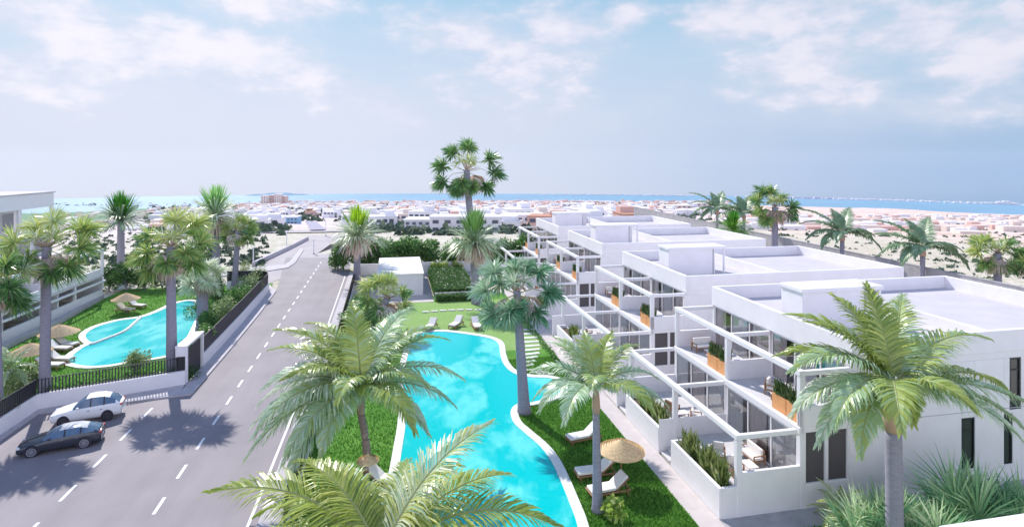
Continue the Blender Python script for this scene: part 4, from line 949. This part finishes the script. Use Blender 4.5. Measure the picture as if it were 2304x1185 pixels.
feather_palm(p, t_, 'tall royal palm with reddish crown shaft in front of the nearest white house', 'royal palms', L=5.3, ll=1.75, nl=80, wd=.04, seed=14, r0=.36, r1=.33, shaftlen=2.0, m=feather_leaf, stemm=bark, fronds=[
    (95, 80, .9, .8, .12), (50, 64, 1.0, .95, .5), (140, 58, 1.0, 1.15, .3), (165, 40, .98, 1.2, .15), (20, 40, .95, 1.2, .75), (5, 18, 1.2, 1.0, .25), (-12, 16, 1.15, 1.0, .65), (185, 18, 1.0, 1.3, .85), (210, 28, .98, 1.5, .6), (235, 35, .9, 1.7, .35),
    (-70, 40, .7, 1.6, .3), (30, 20, 1.05, 1.1, .8), (120, 72, .9, 1.0, .2), (250, 30, .7, 1.5, .2), (170, 62, .85, 1.1, .15), (75, 55, .9, 1.1, .2), (195, 5, .95, 1.2, .8), (-5, 8, 1.1, 1.1, .7), (215, 8, .9, 1.3, .5), (-30, 10, .95, 1.2, .8), (10, 52, 1.05, 1.3, .4), (180, 45, 1.0, 1.5, .6)])
# fan palms
p, t_ = base_top(1180, 930, 1163, 655)
fan_palm(p, t_, 'tall fan palm with blue green heads at the pool edge, seen against the lawn', 'fan palms', R_=3.4, nh=12, fr=1.55, seed=21, m=fan_teal, r0=.4, r1=.27, nseg=32, heads=[(100, 80, .8, .6), (30, 45, 1.1, .4), (0, 10, 1.1, .3), (-20, -30, 1.0, .3), (150, 45, 1.1, .6), (180, 15, 1.1, .7), (200, -25, 1.1, .5), (-90, -10, .9, .3), (-60, -50, .7, .4), (60, 65, .9, .5), (130, 20, 1, .6), (250, -20, 1, .6)])
p, t_ = bt_Y(1072, 1050, 392, 78)
t_ = atY(1050, 384, 78)
fan_palm(p, t_, 'tallest fan palm, its open ring of dark heads against the sky', 'fan palms', R_=5.9, fr=2.2, seed=22, r0=.52, r1=.42, nseg=30, wd=.14, heads=[(88, 80, .95, .3), (20, 38, 1.0, .25), (5, 8, 1.05, .1), (-10, -25, .95, .1), (165, 22, 1.0, .2), (150, 58, .95, .15), (190, -12, 1.0, .2), (215, -45, .8, .3), (-60, -35, .75, .3), (240, -30, .8, .15), (-100, -20, .8, .25)])
p, t_ = base_top(830, 742, 868, 662)
p, t_ = bt_Y(818, 872, 672, 60)
fan_palm(p, t_, 'leaning fan palm with bright green heads in front of the white pool house', 'fan palms', R_=3.5, fr=1.75, seed=23, r0=.42, r1=.34, nseg=28, wd=.1, heads=[(90, 78, .85, .6), (170, 45, 1.1, .65), (185, 5, 1.0, .35), (200, -30, 1.1, .3), (-10, -5, .95, .7), (20, 30, .8, .35), (240, -20, .8, .3), (140, 60, 1, .5)])
p, t_ = bt_Y(387, 384, 556, 48.5)
fan_palm(p, t_, 'tall fan palm behind the railing whose shadow falls on the road', 'fan palms', R_=4.1, fr=1.8, seed=24, r0=.42, r1=.33, nseg=32, wd=.09, heads=[(95, 82, .95, .72), (35, 58, 1.05, .6), (160, 30, 1.0, .45), (180, -8, 1.0, .5), (200, -38, .95, .5), (10, 20, .95, .5), (-8, -18, 1.0, .35), (-70, -20, .8, .35), (-30, 5, .9, .45), (240, 5, .8, .5), (70, 30, 1.0, .4)])
p, t_ = bt_Y(100, 105, 556, 43.6)
fan_palm(p, t_, 'thick fan palm at the left behind the railing corner, near the parked cars', 'fan palms', R_=3.8, fr=1.75, seed=25, r0=.36, r1=.3, nseg=32, wd=.09, heads=[(95, 82, .9, .8), (150, 55, .95, .7), (30, 40, 1.1, .5), (0, 12, 1.1, .45), (-12, -22, 1.05, .3), (-40, -35, .95, .25), (180, 20, 1.1, .6), (200, -10, 1.0, .5), (-90, -5, .8, .35), (60, 45, 1.0, .6)])
p, t_ = bt_Y(-8, -12, 640, 40)
fan_palm(p, t_, 'dark fan palm cut off by the left picture edge beside the terraces', 'fan palms', R_=2.8, fr=1.5, nh=9, seed=26, r0=.4, r1=.3, wd=.08)
p, t_ = bt_Y(456, 455, 625, 62)
fan_palm(p, t_, 'short shaggy pale fan palm among the bushes behind the black fence', 'fan palms', R_=2.2, fr=1.5, nh=9, seed=27, m=pale_frond, r0=.6, r1=.5, wd=.09)
p, t_ = bt_Y(527, 535, 520, 82)
fan_palm(p, t_, 'small far fan palm right of the pale lime palm beyond the bushes', 'fan palms', R_=3.0, fr=1.7, nh=8, seed=28, r0=.42, r1=.36, wd=.1, heads=[(0, 20, 1, .4), (30, 50, 1, .5), (-10, -20, 1, .4), (160, 30, 1, .5), (190, -15, 1, .4), (90, 75, .9, .6), (-60, -30, .8, .5)])
p, t_ = bt_Y(1742, 1744, 466, 92)
fan_palm(p, t_, 'multi headed fan palm standing above the far boundary wall against the sea', 'fan palms', R_=4.4, fr=2.1, seed=29, r0=.55, r1=.48, wd=.13, heads=[(100, 75, .95, .3), (50, 42, 1.0, .25), (10, 12, 1.1, .15), (-15, -15, .95, .2), (160, 35, 1.0, .4), (185, 0, .9, .5), (205, -30, 1.0, .4), (130, 62, 1.1, .25), (-90, -30, .6, .4)])
p, t_ = bt_Y(2246, 2244, 570, 74)
fan_palm(p, t_, 'olive green fan palm at the far right beyond the boundary wall', 'fan palms', R_=3.6, fr=1.9, seed=30, r0=.45, r1=.4, wd=.11, heads=[(100, 60, .9, .5), (20, 40, 1.0, .25), (0, 5, 1.1, .2), (-25, -35, .95, .3), (170, 20, 1.0, .65), (195, -20, 1.0, .4), (150, 48, 1.0, .5), (-80, -40, .8, .4)])
p, t_ = bt_Y(2330, 2326, 590, 72)
fan_palm(p, t_, 'dark fan palm cut off by the right picture edge beyond the wall', 'fan palms', R_=2.6, fr=1.6, nh=8, seed=31, r0=.4, r1=.36, wd=.1)
# palms with upright bright crowns
for (bx, tx, ty, Y, S, lb, m_, md, sd, dead) in [
    (803, 804, 532, 86, 1.42, 'palm with bright lime spear crown and pinkish skirt, right of the road end', leafmat('lime_spear', [(0, (.16, .36, .0, 1)), (.5, (.32, .55, .01, 1)), (1, (.5, .7, .06, 1))]), pale_frond, 41, True),
    (1072, 1067, 548, 74, 1.36, 'palm with soft green spear crown behind the clipped hedge block', leafmat('soft_spear', [(0, (.2, .42, .1, 1)), (.5, (.33, .58, .15, 1)), (1, (.5, .72, .24, 1))]), pale_frond, 42, True),
    (272, 272, 498, 88, 1.42, 'slender palm with deep green upright crown above the far left pool lawn', spear_dark, feather_grey, 43, False),
    (488, 484, 488, 84, 1.45, 'palm with pale apple green spear crown against the sea', leafmat('apple_spear', [(0, (.2, .44, .12, 1)), (.5, (.3, .58, .18, 1)), (1, (.45, .7, .3, 1))]), pale_frond, 44, True)]:
    p, t_ = bt_Y(bx, tx, ty, Y); spear_palm(p, t_, lb, 'spear crowned palms', S=S, seed=sd, m=m_, mid=md, dead=dead, r0=.5 * S / 1.3, r1=.42 * S / 1.3)
# feather palms beyond the boundary wall
FR = [(160, 52, 1.05, .9, .35), (140, 35, 1.0, 1.1, .45), (45, 62, .85, .8, .75), (60, 45, .9, 1.0, .25), (10, 18, .95, 1.2, .3), (-10, 5, 1.0, 1.3, .2), (180, 20, .9, 1.3, .35), (200, 5, .8, 1.3, .4), (-30, 30, .7, 1.4, .5), (100, 70, .7, .8, .3), (230, 20, .7, 1.4, .4)]
for (bx, tx, ty, Y, L, lb, m_, sd) in [
    (1893, 1895, 524, 88, 6.4, 'lone feather palm beyond the boundary wall, left of the right hand one', feather_grey, 51), (2074, 2076, 556, 78, 6.6, 'right hand lone feather palm beyond the boundary wall', feather_grey, 52),
    (1612, 1614, 470, 128, 6.6, 'left one of two hazy grey green palms above the far wall end', feather_grey, 53), (1672, 1674, 480, 112, 6.0, 'right one of two hazy grey green palms beside the multi headed palm', feather_grey, 54)]:
    p, t_ = bt_Y(bx, tx, ty, Y); feather_palm(p, t_, lb, 'feather palms beyond the wall', L=L, ll=2.3, nl=50, wd=.11, seed=sd, m=m_, r0=.34, r1=.3, shaftlen=1.2, fronds=FR)
p, t_ = bt_Y(1650, 1650, 518, 96)
spear_palm(p, t_, 'short bright green spiky palm behind the far corner of the white roofs', 'spear crowned palms', S=1.05, seed=55, m=spear_dark, mid=spear_leaf, dead=False, r0=.5, r1=.4)
p, t_ = bt_Y(1308, 1308, 800, 54)
# small palms and palmettos near the lower right
def palmetto(p, label, n, rad, seed, m, hgt=1.3):
    rg = random.Random(seed); r = empty('palmetto', p); tag(r, label, 'palm plant', 'palmetto plants at the lower right'); b = MB(); st = MB()
    for k in range(n):
        a = k * 2.4 + rg.uniform(-.3, .3); e = R(78 - 62 * k / n); d = Vector((math.cos(a) * math.cos(e), math.sin(a) * math.cos(e), math.sin(e))); l = hgt * rg.uniform(.6, 1.05); q = d * l
        st.tube([(0, 0, 0), tuple(q * .5 + Vector((0, 0, .08))), tuple(q)], [.03, .022, .016], 5)
        fan(b, q, d + Vector((0, 0, .1)), rad * rg.uniform(.8, 1.1), 30, rg, rg.uniform(.15, .95), 2.1, .045, .18, .2, up=(rg.uniform(-.5, .5), rg.uniform(-.5, .5), 1))
    b.build('leaves', m, r); st.build('leaf_stalk', rachis_m, r); st2 = MB(); st2.tube([(0, 0, -.05), (0, 0, .35)], [.16, .1], 8); st2.build('trunk', bark, r); return r
pm_leaf = leafmat('palmetto_leaf', [(0, (.06, .20, .09, 1)), (.35, (.17, .40, .20, 1)), (.65, (.42, .62, .32, 1)), (1, (.78, .86, .60, 1))], .3, .25, .6)
def pp(x, y, Y, z=0.0): q = atY(x, y, Y); return q
palmetto(G(2180, 1215) * 1.0, 'large blue green palmetto fan plant at the lower right, the biggest of three', 22, 2.3, 61, pm_leaf, 2.1)
palmetto(G(2010, 1230), 'palmetto fan plant directly under the tall royal palm trunk', 20, 1.9, 62, pm_leaf, 1.7)
palmetto(G(2290, 1215), 'palmetto fan plant at the right picture edge', 18, 1.8, 63, pm_leaf, 1.6)
palmetto(G(2095, 1260), 'low palmetto plant between the two largest fan plants', 18, 1.7, 64, pm_leaf, 1.5)
palmetto(G(1950, 1245), 'leftmost low palmetto plant near the grey house base', 16, 1.6, 65, pm_leaf, 1.3)
feather_palm(G(1893, 1180), G(1893, 1180) + Vector((0, 0, .6)), 'small yellow green feather palm beside the grey house base', None, nf=16, L=1.7, ll=.5, nl=26, wd=.018, seed=66, m=feather_olive, r0=.09, r1=.07, shaftlen=.3, name='young_palm')
feather_palm(G(20, 905), G(20, 905) + Vector((0, 0, 2.6)), 'young feather palm among the pale bushes at the left edge', None, nf=14, L=2.2, ll=.6, nl=26, wd=.03, seed=67, m=feather_grey, r0=.12, r1=.1, shaftlen=.4, name='young_palm')
feather_palm(G(1310, 822), G(1310, 822) + Vector((0, 0, 1.2)), 'yellowish young palm in the garden trough behind the lawn palm', None, nf=14, L=1.6, ll=.5, nl=22, wd=.03, seed=68, m=feather_olive, r0=.12, r1=.1, shaftlen=.4, name='young_palm')

# ------------------------------------------------------------------ cars
def car(loc, rz, name, label, paintm, S, roofm=None, suv=False, rimm=None):
    r = empty(name, loc, rz); tag(r, label, 'car', 'cars parked by the wall'); r.scale = (S * .95, S, S * 1.1) if suv else (S, S, S)
    L = 4.7; k = .09 if suv else 0
    #        x      top     belt   half-width  roof half-width
    ST = [(0.0, .60, .56, .62, .50), (.12, .70, .66, .80, .66), (.5, .80, .76, .90, .74), (1.0, .88, .84, .93, .78), (1.45, .97, .92, .93, .76), (1.95, 1.24, .95, .93, .62), (2.3, 1.38, .96, .93, .60), (2.8, 1.43, .98, .93, .60),
          (3.4, 1.40, 1.0, .93, .58), (3.85, 1.28, 1.02, .92, .56), (4.25, 1.10, 1.0, .89, .60), (4.5, .98, .93, .84, .64), (4.66, .86, .82, .76, .58)]
    if suv: ST = [(x, z + (.26 if z > 1 else .14), bz + .13, w_, rw) for x, z, bz, w_, rw in ST]
    def ring(st):
        x, z, bz, w_, rw = st; h = [(w_ * .86, .22 + k), (w_ * .98, .36 + k), (w_, .55 + k), (w_ * .985, bz - .12), (w_ * .93, bz), (rw, z - .05), (rw * .8, z), (0, z + .02)]
        return [Vector((x - L / 2, -a, b_)) for a, b_ in h] + [Vector((x - L / 2, a, b_)) for a, b_ in h[-2::-1]]
    RG = [ring(s) for s in ST]; n = len(RG[0]); body = MB(); glass = MB(); wind = MB(); rear = MB(); roof = MB()
    for i in range(len(RG) - 1):
        for j in range(n - 1):
            q = (RG[i][j], RG[i][j + 1], RG[i + 1][j + 1], RG[i + 1][j])
            side_ = j in (4, n - 6); top = j in range(5, n - 6)
            if side_ and 4 <= i <= 9: glass.face(q); body_skip = True
            elif top and i in (4, 5): wind.face(q)
            elif top and i in (9, 10): rear.face(q)
            elif top and 6 <= i <= 8: roof.face(q)
            else: body.face(q)
    body.face(RG[0]); body.face(RG[-1][::-1])
    for i in range(len(RG) - 1): body.face((RG[i][0], RG[i + 1][0], RG[i + 1][-1], RG[i][-1]))
    def weld(o):
        bm = __import__('bmesh').new(); bm.from_mesh(o.data); __import__('bmesh').ops.remove_doubles(bm, verts=bm.verts, dist=.0005); bm.to_mesh(o.data); bm.free()
    o = body.build('body', paintm, r, smooth=True); weld(o)
    for nm, q, m_ in (('window', glass, carglass), ('windscreen', wind, carglass), ('rear_window', rear, carglass), ('roof', roof, roofm or paintm)):
        o = q.build(nm, m_, r, smooth=True); weld(o)
    # pillars between the side windows
    pl = MB()
    for sy in (-1, 1):
        for x in (2.62, 3.5): pl.face([Vector((x - .05 - L / 2, sy * .94 * .93, ST[7][2])), Vector((x + .05 - L / 2, sy * .94 * .93, ST[7][2])), Vector((x + .03 - L / 2, sy * .615, ST[7][1] - .05)), Vector((x - .03 - L / 2, sy * .615, ST[7][1] - .05))])
    pl.build('pillar', black if not suv else black, r)
    for x in (.88, 3.72):
        for sy in (-1, 1):
            c = Vector((x - L / 2, sy * .84, .34)); w_ = MB(); w_.tube([c + Vector((0, -.1 * sy, 0)), c + Vector((0, .1 * sy, 0))], [.34, .34], 24); wl = w_.build('wheel', black, r)
            a_ = MB(); a_.tube([c + Vector((0, -.1 * sy, .03)), c + Vector((0, .095 * sy, .03))], [.41, .41], 24); a_.build('wheel_arch', black, r)
            rm = MB()
            for q in range(10):
                a = q * math.pi / 5; dd = Vector((math.cos(a), 0, math.sin(a))); s = Vector((-math.sin(a), 0, math.cos(a))) * .03; o_ = c + Vector((0, .108 * sy, 0)); rm.face([o_ - s, o_ + s, o_ + dd * .25 + s * .7, o_ + dd * .25 - s * .7])
            N = 24
            for q in range(N):
                a, e = q * 2 * math.pi / N, (q + 1) * 2 * math.pi / N; o_ = c + Vector((0, .108 * sy, 0)); rm.face([o_ + Vector((math.cos(g), 0, math.sin(g))) * rr_ for g, rr_ in ((a, .22), (a, .27), (e, .27), (e, .22))])
            rm.build('rim', rimm, wl)
    for sy in (-1, 1):
        h = MB(); h.box(.04 - L / 2, .32 - L / 2, sy * .50, sy * .80, ST[1][1] - .13, ST[1][1] - .02); h.build('headlight', lampw, r, bevel=.03)
        h = MB(); h.box(4.5 - L / 2, 4.68 - L / 2, sy * .45, sy * .78, ST[-2][2] - .12, ST[-2][2] - .02); h.build('tail_light', tailr, r, bevel=.02)
        h = MB(); h.box(1.72 - L / 2, 1.9 - L / 2, sy * .92, sy * 1.06, ST[4][2] + .03, ST[4][2] + .16); h.build('side_mirror', paintm, r, bevel=.03)
        for x in (2.42, 3.25): h = MB(); h.box(x - L / 2, x + .16 - L / 2, sy * .92, sy * .95, .78 + k, .81 + k); h.build('door_handle', rimm, r)
    h = MB(); h.box(-.015 - L / 2, .02 - L / 2, -.45, .45, .36 + k, .52 + k); h.build('grille', black, r)
    h = MB(); h.box(4.66 - L / 2, 4.69 - L / 2, -.26, .26, .5 + k, .6 + k); h.build('number_plate', white, r)
    return r
carglass = mat('car_glass', (.10, .16, .24), .05, 1.0); lampw = mat('lamp_glass', (.7, .72, .75), .1, .8); tailr = mat('tail_red', (.35, .02, .02), .2, .6)
whitepaint = mat('white_car_paint', (.82, .82, .82), .35, .5); darkpaint = mat('graphite_car_paint', (.03, .035, .05), .2, .8); silver = mat('silver_alloy', (.5, .5, .54), .3, .6, metal=.7)
blackrim = mat('dark_alloy', (.06, .06, .07), .35); 
def px_car(x0, y0, x1, y1, S, *a, **k):
    a0, a1 = G(x0, y0), G(x1, y1); d = a1 - a0; c = (a0 + a1) / 2; side_ = Vector((d.y, -d.x, 0)).normalized()
    return car(c - side_ * .84 * S, math.atan2(d.y, d.x), *a, S, **k)
px_car(79, 1026, 186, 1007, .93, 'estate_car', 'dark grey estate car with silver wheels parked in the foreground lay-by', darkpaint, roofm=mat('pale_glass_roof', (.6, .6, .6), .1, .9), rimm=silver)
px_car(147, 960, 240, 946, .93, 'coupe_suv', 'white coupe style car with black wheels parked against the white wall', whitepaint, suv=True, rimm=blackrim)

# ------------------------------------------------------------------ the town below
def on_ground(x, y):
    for i in range(1, 4000):
        r_ = 110 + i * .5 if i < 1800 else 1010 + (i - 1800) * 1.0
        a = math.atan((x - CX) / F); Y = r_ * math.cos(a); z = tzz(r_, a)
        if HY + F * (H - z) / Y <= y: return Vector((r_ * math.sin(a), Y, z))
    return None
tw = [mat('town_white', (.80, .78, .80), .8, .2), mat('town_cream', (.72, .62, .56), .8, .2), mat('town_pink', (.66, .44, .38), .8, .2), mat('town_grey', (.55, .57, .63), .8, .2)]
twb = mat('town_blue', (.22, .42, .62), .6); twd = mat('town_window', (.08, .10, .14), .4); twr = mat('town_tile_roof', (.5, .25, .17), .9)
protos = []
def town_proto(kind, colm, roofmt, seed, W_, D_, Hh, lab):
    rg = random.Random(seed); r = empty('town_house', (0, 0, 0)); tag(r, lab, 'house', 'houses of the distant town'); b = MB(); b.box(-W_ / 2, W_ / 2, -D_ / 2, D_ / 2, -3, Hh)
    b.box(-W_ / 2, -W_ / 2 + W_ * .5, -D_ / 2 - 2.2, -D_ / 2, -3, Hh * .55); b.box(W_ * .05, W_ * .4, -D_ * .2, D_ * .4, Hh, Hh + 2.4); b.build('wall', colm, r)
    b = MB(); b.box(-W_ / 2 - .2, W_ / 2 + .2, -D_ / 2 - .2, D_ / 2 + .2, Hh, Hh + .35); b.build('roof', roofmt, r); b = MB()
    for k_ in range(4):
        x = -W_ / 2 + .8 + k_ * (W_ - 1.6) / 4; b = MB(); b.box(x, x + W_ * .15, -D_ / 2 - .08, -D_ / 2, Hh - 2.2 if k_ != 3 else .3, Hh - .8); b.build('window', twd, r)
    return r
KL = ['small white flat roofed house in the town between the resort and the sea', 'small cream house in the town between the resort and the sea', 'small pinkish house with a reddish roof in the distant town', 'small grey white house in the distant town']
for i, (cm, rm_, W_, D_, Hh) in enumerate([(0, tw[0], 13, 9, 5.5), (0, tw[3], 18, 9, 4), (1, tw[1], 12, 10, 6), (2, twr, 13, 9, 5.5), (3, tw[0], 16, 10, 6), (0, tw[0], 10, 10, 6.5)]):
    protos.append([town_proto(i, tw[cm], rm_, i, W_, D_, Hh, KL[cm]), 0, KL[cm]])
rg = random.Random(77); cnt = 0; placed = []
def place_house(x, y, pi=None):
    global cnt
    q = on_ground(x, y)
    if q is None: return
    if any((q.x - o_[0]) ** 2 + (q.y - o_[1]) ** 2 < 15 ** 2 for o_ in placed): return
    placed.append((q.x, q.y)); pr = protos[pi if pi is not None else rg.choice([0, 0, 0, 1, 1, 2, 3, 4, 5, 5] if y > 466 else [0, 2, 2, 3, 3, 3, 1])]
    o = pr[0] if pr[1] == 0 else copy_tree(pr[0]); pr[1] += 1; o.location = q; o.rotation_euler.z = rg.choice([ANG, -.25, .1, ANG + 1.57]) + rg.uniform(-.1, .1); s = rg.uniform(.8, 1.25); o.scale = (s, s, rg.uniform(.8, 1.15)); cnt += 1
tries = 0
while cnt < 285 and tries < 3000:
    tries += 1; t01 = rg.random(); x = rg.uniform(560, 1560) if rg.random() < .9 else rg.uniform(330, 560)
    y = 456 + 62 * t01
    if 640 < x < 790 and y > 490: continue
    if y > 478 and x > 1420: continue
    place_house(x, y)
# houses too many and far to count, and clumps of trees
fb = [MB(), MB(), MB()]
for k in range(1500):
    x = rg.uniform(540, 1640); y = 454.5 + 30 * rg.random() ** 1.7
    if x < 650 and y < 458: y += 6
    q = on_ground(x, y)
    if q is None: continue
    s = rg.uniform(6, 15); c_ = rg.choices([0, 1, 2], [.5, .25, .25] if y > 462 else [.3, .3, .4])[0]; Mx = Matrix.Translation(q) @ Matrix.Rotation(rg.uniform(0, 1.5), 4, 'Z')
    fb[c_].box(-s / 2, s / 2, -s * .35, s * .35, -4, rg.uniform(2.5, 6), M=Mx)
for k in range(420):
    x = rg.uniform(1600, 2420) if k % 3 else rg.uniform(130, 560); y = (486 if x > 1000 else 478) + 40 * rg.random() ** 1.8
    q = on_ground(x, y)
    if q is None or q.y < 260: continue
    s = rg.uniform(5, 14); c_ = rg.choices([0, 1, 2], [.4, .4, .2])[0]; Mx = Matrix.Translation(q) @ Matrix.Rotation(rg.uniform(-.2, .2), 4, 'Z')
    fb[c_].box(-s / 2, s / 2, -s * .3, s * .3, -4, rg.uniform(1.5, 4), M=Mx)
fo = empty('far_town', (0, 0, 0)); tag(fo, 'dense band of tiny white, cream and pink houses along the coast', 'town', kind='stuff')
for q, m_ in zip(fb, tw): q.build('houses', m_, fo)
tb = MB(); rg = random.Random(78)
treem = leafmat('far_tree', [(0, (.03, .06, .045, 1)), (.5, (.09, .14, .09, 1)), (1, (.22, .26, .17, 1))], .8, .1, .1)
def blob(q, s, n, mbx):
    for _ in range(n):
        d = Vector((rg.gauss(0, 1), rg.gauss(0, 1), abs(rg.gauss(0, 1)))).normalized(); c_ = q + Vector((d.x * s, d.y * s, d.z * s * .9)) * rg.uniform(.4, 1); u_ = Vector((rg.gauss(0, 1), rg.gauss(0, 1), rg.gauss(0, 1))).normalized() * s * .42; v_ = u_.orthogonal().normalized() * s * .35
        mbx.face([c_ - u_, c_ - v_, c_ + u_, c_ + v_], 0, min(1, max(0, rg.gauss(.4, .3))))
for k in range(1200):
    x = rg.uniform(330, 1640); y = 455 + 75 * rg.random() ** 1.25
    if 640 < x < 790 and y > 500: continue
    q = on_ground(x, y); 
    if q: blob(q, rg.uniform(1.6, 3.8) * (1 if q.y < 600 else 1.5), 16, tb)
for cx_, cy_, w_, n in [(965, 478, 40, 26), (1010, 470, 30, 10), (700, 476, 50, 22), (885, 462, 20, 12), (600, 484, 40, 20), (240, 464, 100, 26), (150, 463, 60, 16), (380, 468, 40, 12), (1230, 480, 20, 6), (1320, 462, 40, 12), (740, 484, 60, 24), (1470, 466, 60, 14)]:
    for _ in range(n):
        q = on_ground(cx_ + rg.uniform(-w_, w_), cy_ + rg.uniform(-3, 3))
        if q: blob(q, rg.uniform(4, 7), 22, tb)
tag(tb.build('far_trees', treem), 'scattered dark trees and shrubs among the distant houses', 'trees', kind='stuff')
sb = MB(); rg = random.Random(79)
for k in range(700):
    x = rg.uniform(1560, 2420); y = 484 + 150 * rg.random() ** 1.3; row = round(y / 14) * 14 + rg.gauss(0, 1.5) if rg.random() < .65 else y
    q = on_ground(x, max(row, 484)) if row > 0 else None
    if q and (q.x * math.cos(ANG) + q.y * math.sin(ANG)) > 82: blob(q, rg.uniform(.3, .8) * (1 if q.y < 200 else 2.0), 12, sb)
for k in range(500):
    x = rg.uniform(120, 600); y = 490 + 110 * rg.random(); q = on_ground(x, y)
    if q and (-q.x * math.sin(ANG) + q.y * math.cos(ANG)) > 96 and q.y > 100: blob(q, rg.uniform(.4, 1.2), 14, sb)
tag(sb.build('scrub', treem), 'low dry scrub scattered over the sandy ground', 'scrub', kind='stuff')
# roads crossing the lower ground
def far_road(name, px, wd, m):
    b = MB(); pts = [on_ground(x, y) for x, y in px]; q = []
    for a, e in zip(pts, pts[1:]):
        n = 10
        for k in range(n): p = a.lerp(e, k / n); q.append(Vector((p.x, p.y, tz(math.hypot(p.x, p.y)))))
    q.append(Vector((pts[-1].x, pts[-1].y, tz(pts[-1].xy.length)))); vs = []
    for i, p in enumerate(q):
        d = (q[min(i + 1, len(q) - 1)] - q[max(i - 1, 0)]); s_ = Vector((d.y, -d.x, 0)).normalized() * wd / 2; zz = lambda v: tz(math.hypot(v.x, v.y)) + .3
        for k in (-1, -.33, .33, 1): e = p + s_ * k; vs.append((e.x, e.y, zz(e)))
    b.mesh(vs, [(i * 4 + j, (i + 1) * 4 + j, (i + 1) * 4 + j + 1, i * 4 + j + 1) for i in range(len(q) - 1) for j in range(3)]); tag(b.build(name, m), kind='structure')
farroad = mat('far_road_surface', (.36, .34, .42), .9, .2)
far_road('distant_road', [(716, 519), (709, 510), (702, 503), (697, 497), (690, 492)], 6, farroad)
far_road('distant_road', [(380, 532), (520, 527), (640, 524), (760, 522), (900, 520), (1100, 517)], 7, farroad)
far_road('distant_road', [(300, 500), (450, 497), (600, 494), (700, 492)], 8, farroad)
# landmarks of the town
def block(x, y, w_, d_, h_, m_, label, name='apartment_block', rows=6, cols=5, z0=-3):
    q = on_ground(x, y); r = empty(name, q, rg.uniform(-.1, .1)); tag(r, label, 'building', None); b = MB(); b.box(-w_ / 2, w_ / 2, -d_ / 2, d_ / 2, z0, h_); b.build('wall', m_, r)
    for i in range(rows):
        for j in range(cols): f = MB(); x_ = -w_ / 2 + (j + .25) * w_ / cols; f.box(x_, x_ + w_ / cols * .5, -d_ / 2 - .2, -d_ / 2, h_ * (i + .3) / rows, h_ * (i + .75) / rows); f.build('window', twd, r)
    f = MB(); f.box(-w_ / 2 - .3, w_ / 2 + .3, -d_ / 2 - .3, d_ / 2 + .3, h_, h_ + .6); f.build('roof', tw[0], r); return r
Q = on_ground(617, 461); mpx = Q.y / F
for i, (x, wpx, hpx, m_, lb) in enumerate([(599, 17, 21, tw[1], 'left pale part of the pink tower group on the shore'), (614, 9, 22, tw[2], 'narrow reddish tower between the two pale shore towers'), (627, 15, 24, tw[1], 'right pale tower of the pink group on the shore'), (641, 9, 20, tw[2], 'reddish tower at the right end of the shore group')]):
    block(x, 461 - (i % 2) * .3, wpx * mpx, 18, hpx * mpx, m_, lb, rows=7, cols=3)
for x, y, w_, d_, h_, m_, lb in [(1178, 512, 15, 10, 5, tw[0], 'long white villa with blue glass left of the farthest white roof'), (1050, 521, 24, 9, 5, tw[0], 'long low white building just above the dark tree screen'), (960, 519, 14, 9, 4, tw[3], 'low grey white building above the left end of the tree screen'),
        (1190, 494, 10, 8, 6, tw[0], 'white block with blue windows beyond the farthest roof'), (905, 505, 13, 9, 4, tw[2], 'low pinkish villa right of the lime crowned palm'), (650, 503, 12, 9, 4, twb, 'pale blue building left of the descending road'), (1520, 475, 40, 14, 8, tw[1], 'cream block right of the flat roofs near the sea'),
        (1600, 468, 60, 14, 9, tw[1], 'long cream block behind the paired grey palms'), (1300, 470, 50, 14, 8, tw[0], 'long white block in the middle of the coast')]:
    block(x, y, w_, d_, h_, m_, lb, 'villa', 2, 6)
# far white strip of buildings over the water and sails
wb = MB(); rg = random.Random(80)
for k in range(420):
    x = rg.choice([rg.gauss(1330, 60), rg.gauss(1500, 30), rg.gauss(2050, 70), rg.gauss(2250, 30), rg.gauss(1960, 50), rg.uniform(1200, 2300)]); a = math.atan((x - CX) / F); r_ = sea_r(a) - 55; s = rg.uniform(3, 8); h_ = rg.uniform(1, 5) + (6 * math.exp(-((x - 2262) / 18) ** 2))
    wb.box(-s / 2, s / 2, -3, 3, Z_SEA - .5, Z_SEA + h_, M=Matrix.Translation((r_ * math.sin(a), r_ * math.cos(a), 0)))
tag(wb.build('far_shore_buildings', tw[0]), 'white buildings strung along the far shore across the water', 'buildings', kind='stuff')

# ------------------------------------------------------------------ haze
hz = MB(); hz.box(-2450, 2450, -300, 2450, -99, 60)
ho = hz.build('haze', bpy.data.materials.new('haze_air')); tag(ho, kind='stuff'); hm = ho.data.materials[0]; hm.use_nodes = True; t = NT(hm.node_tree); t.n.clear()
pv = t.new('ShaderNodeVolumePrincipled'); pv.inputs['Density'].default_value = .00006; pv.inputs['Color'].default_value = (.93, .95, 1, 1); pv.inputs['Anisotropy'].default_value = .2
oo = t.new('ShaderNodeOutputMaterial'); t.l.new(pv.outputs[0], oo.inputs['Volume'])
sc.cycles.volume_bounces = 0; sc.cycles.max_bounces = 6; sc.cycles.transparent_max_bounces = 12
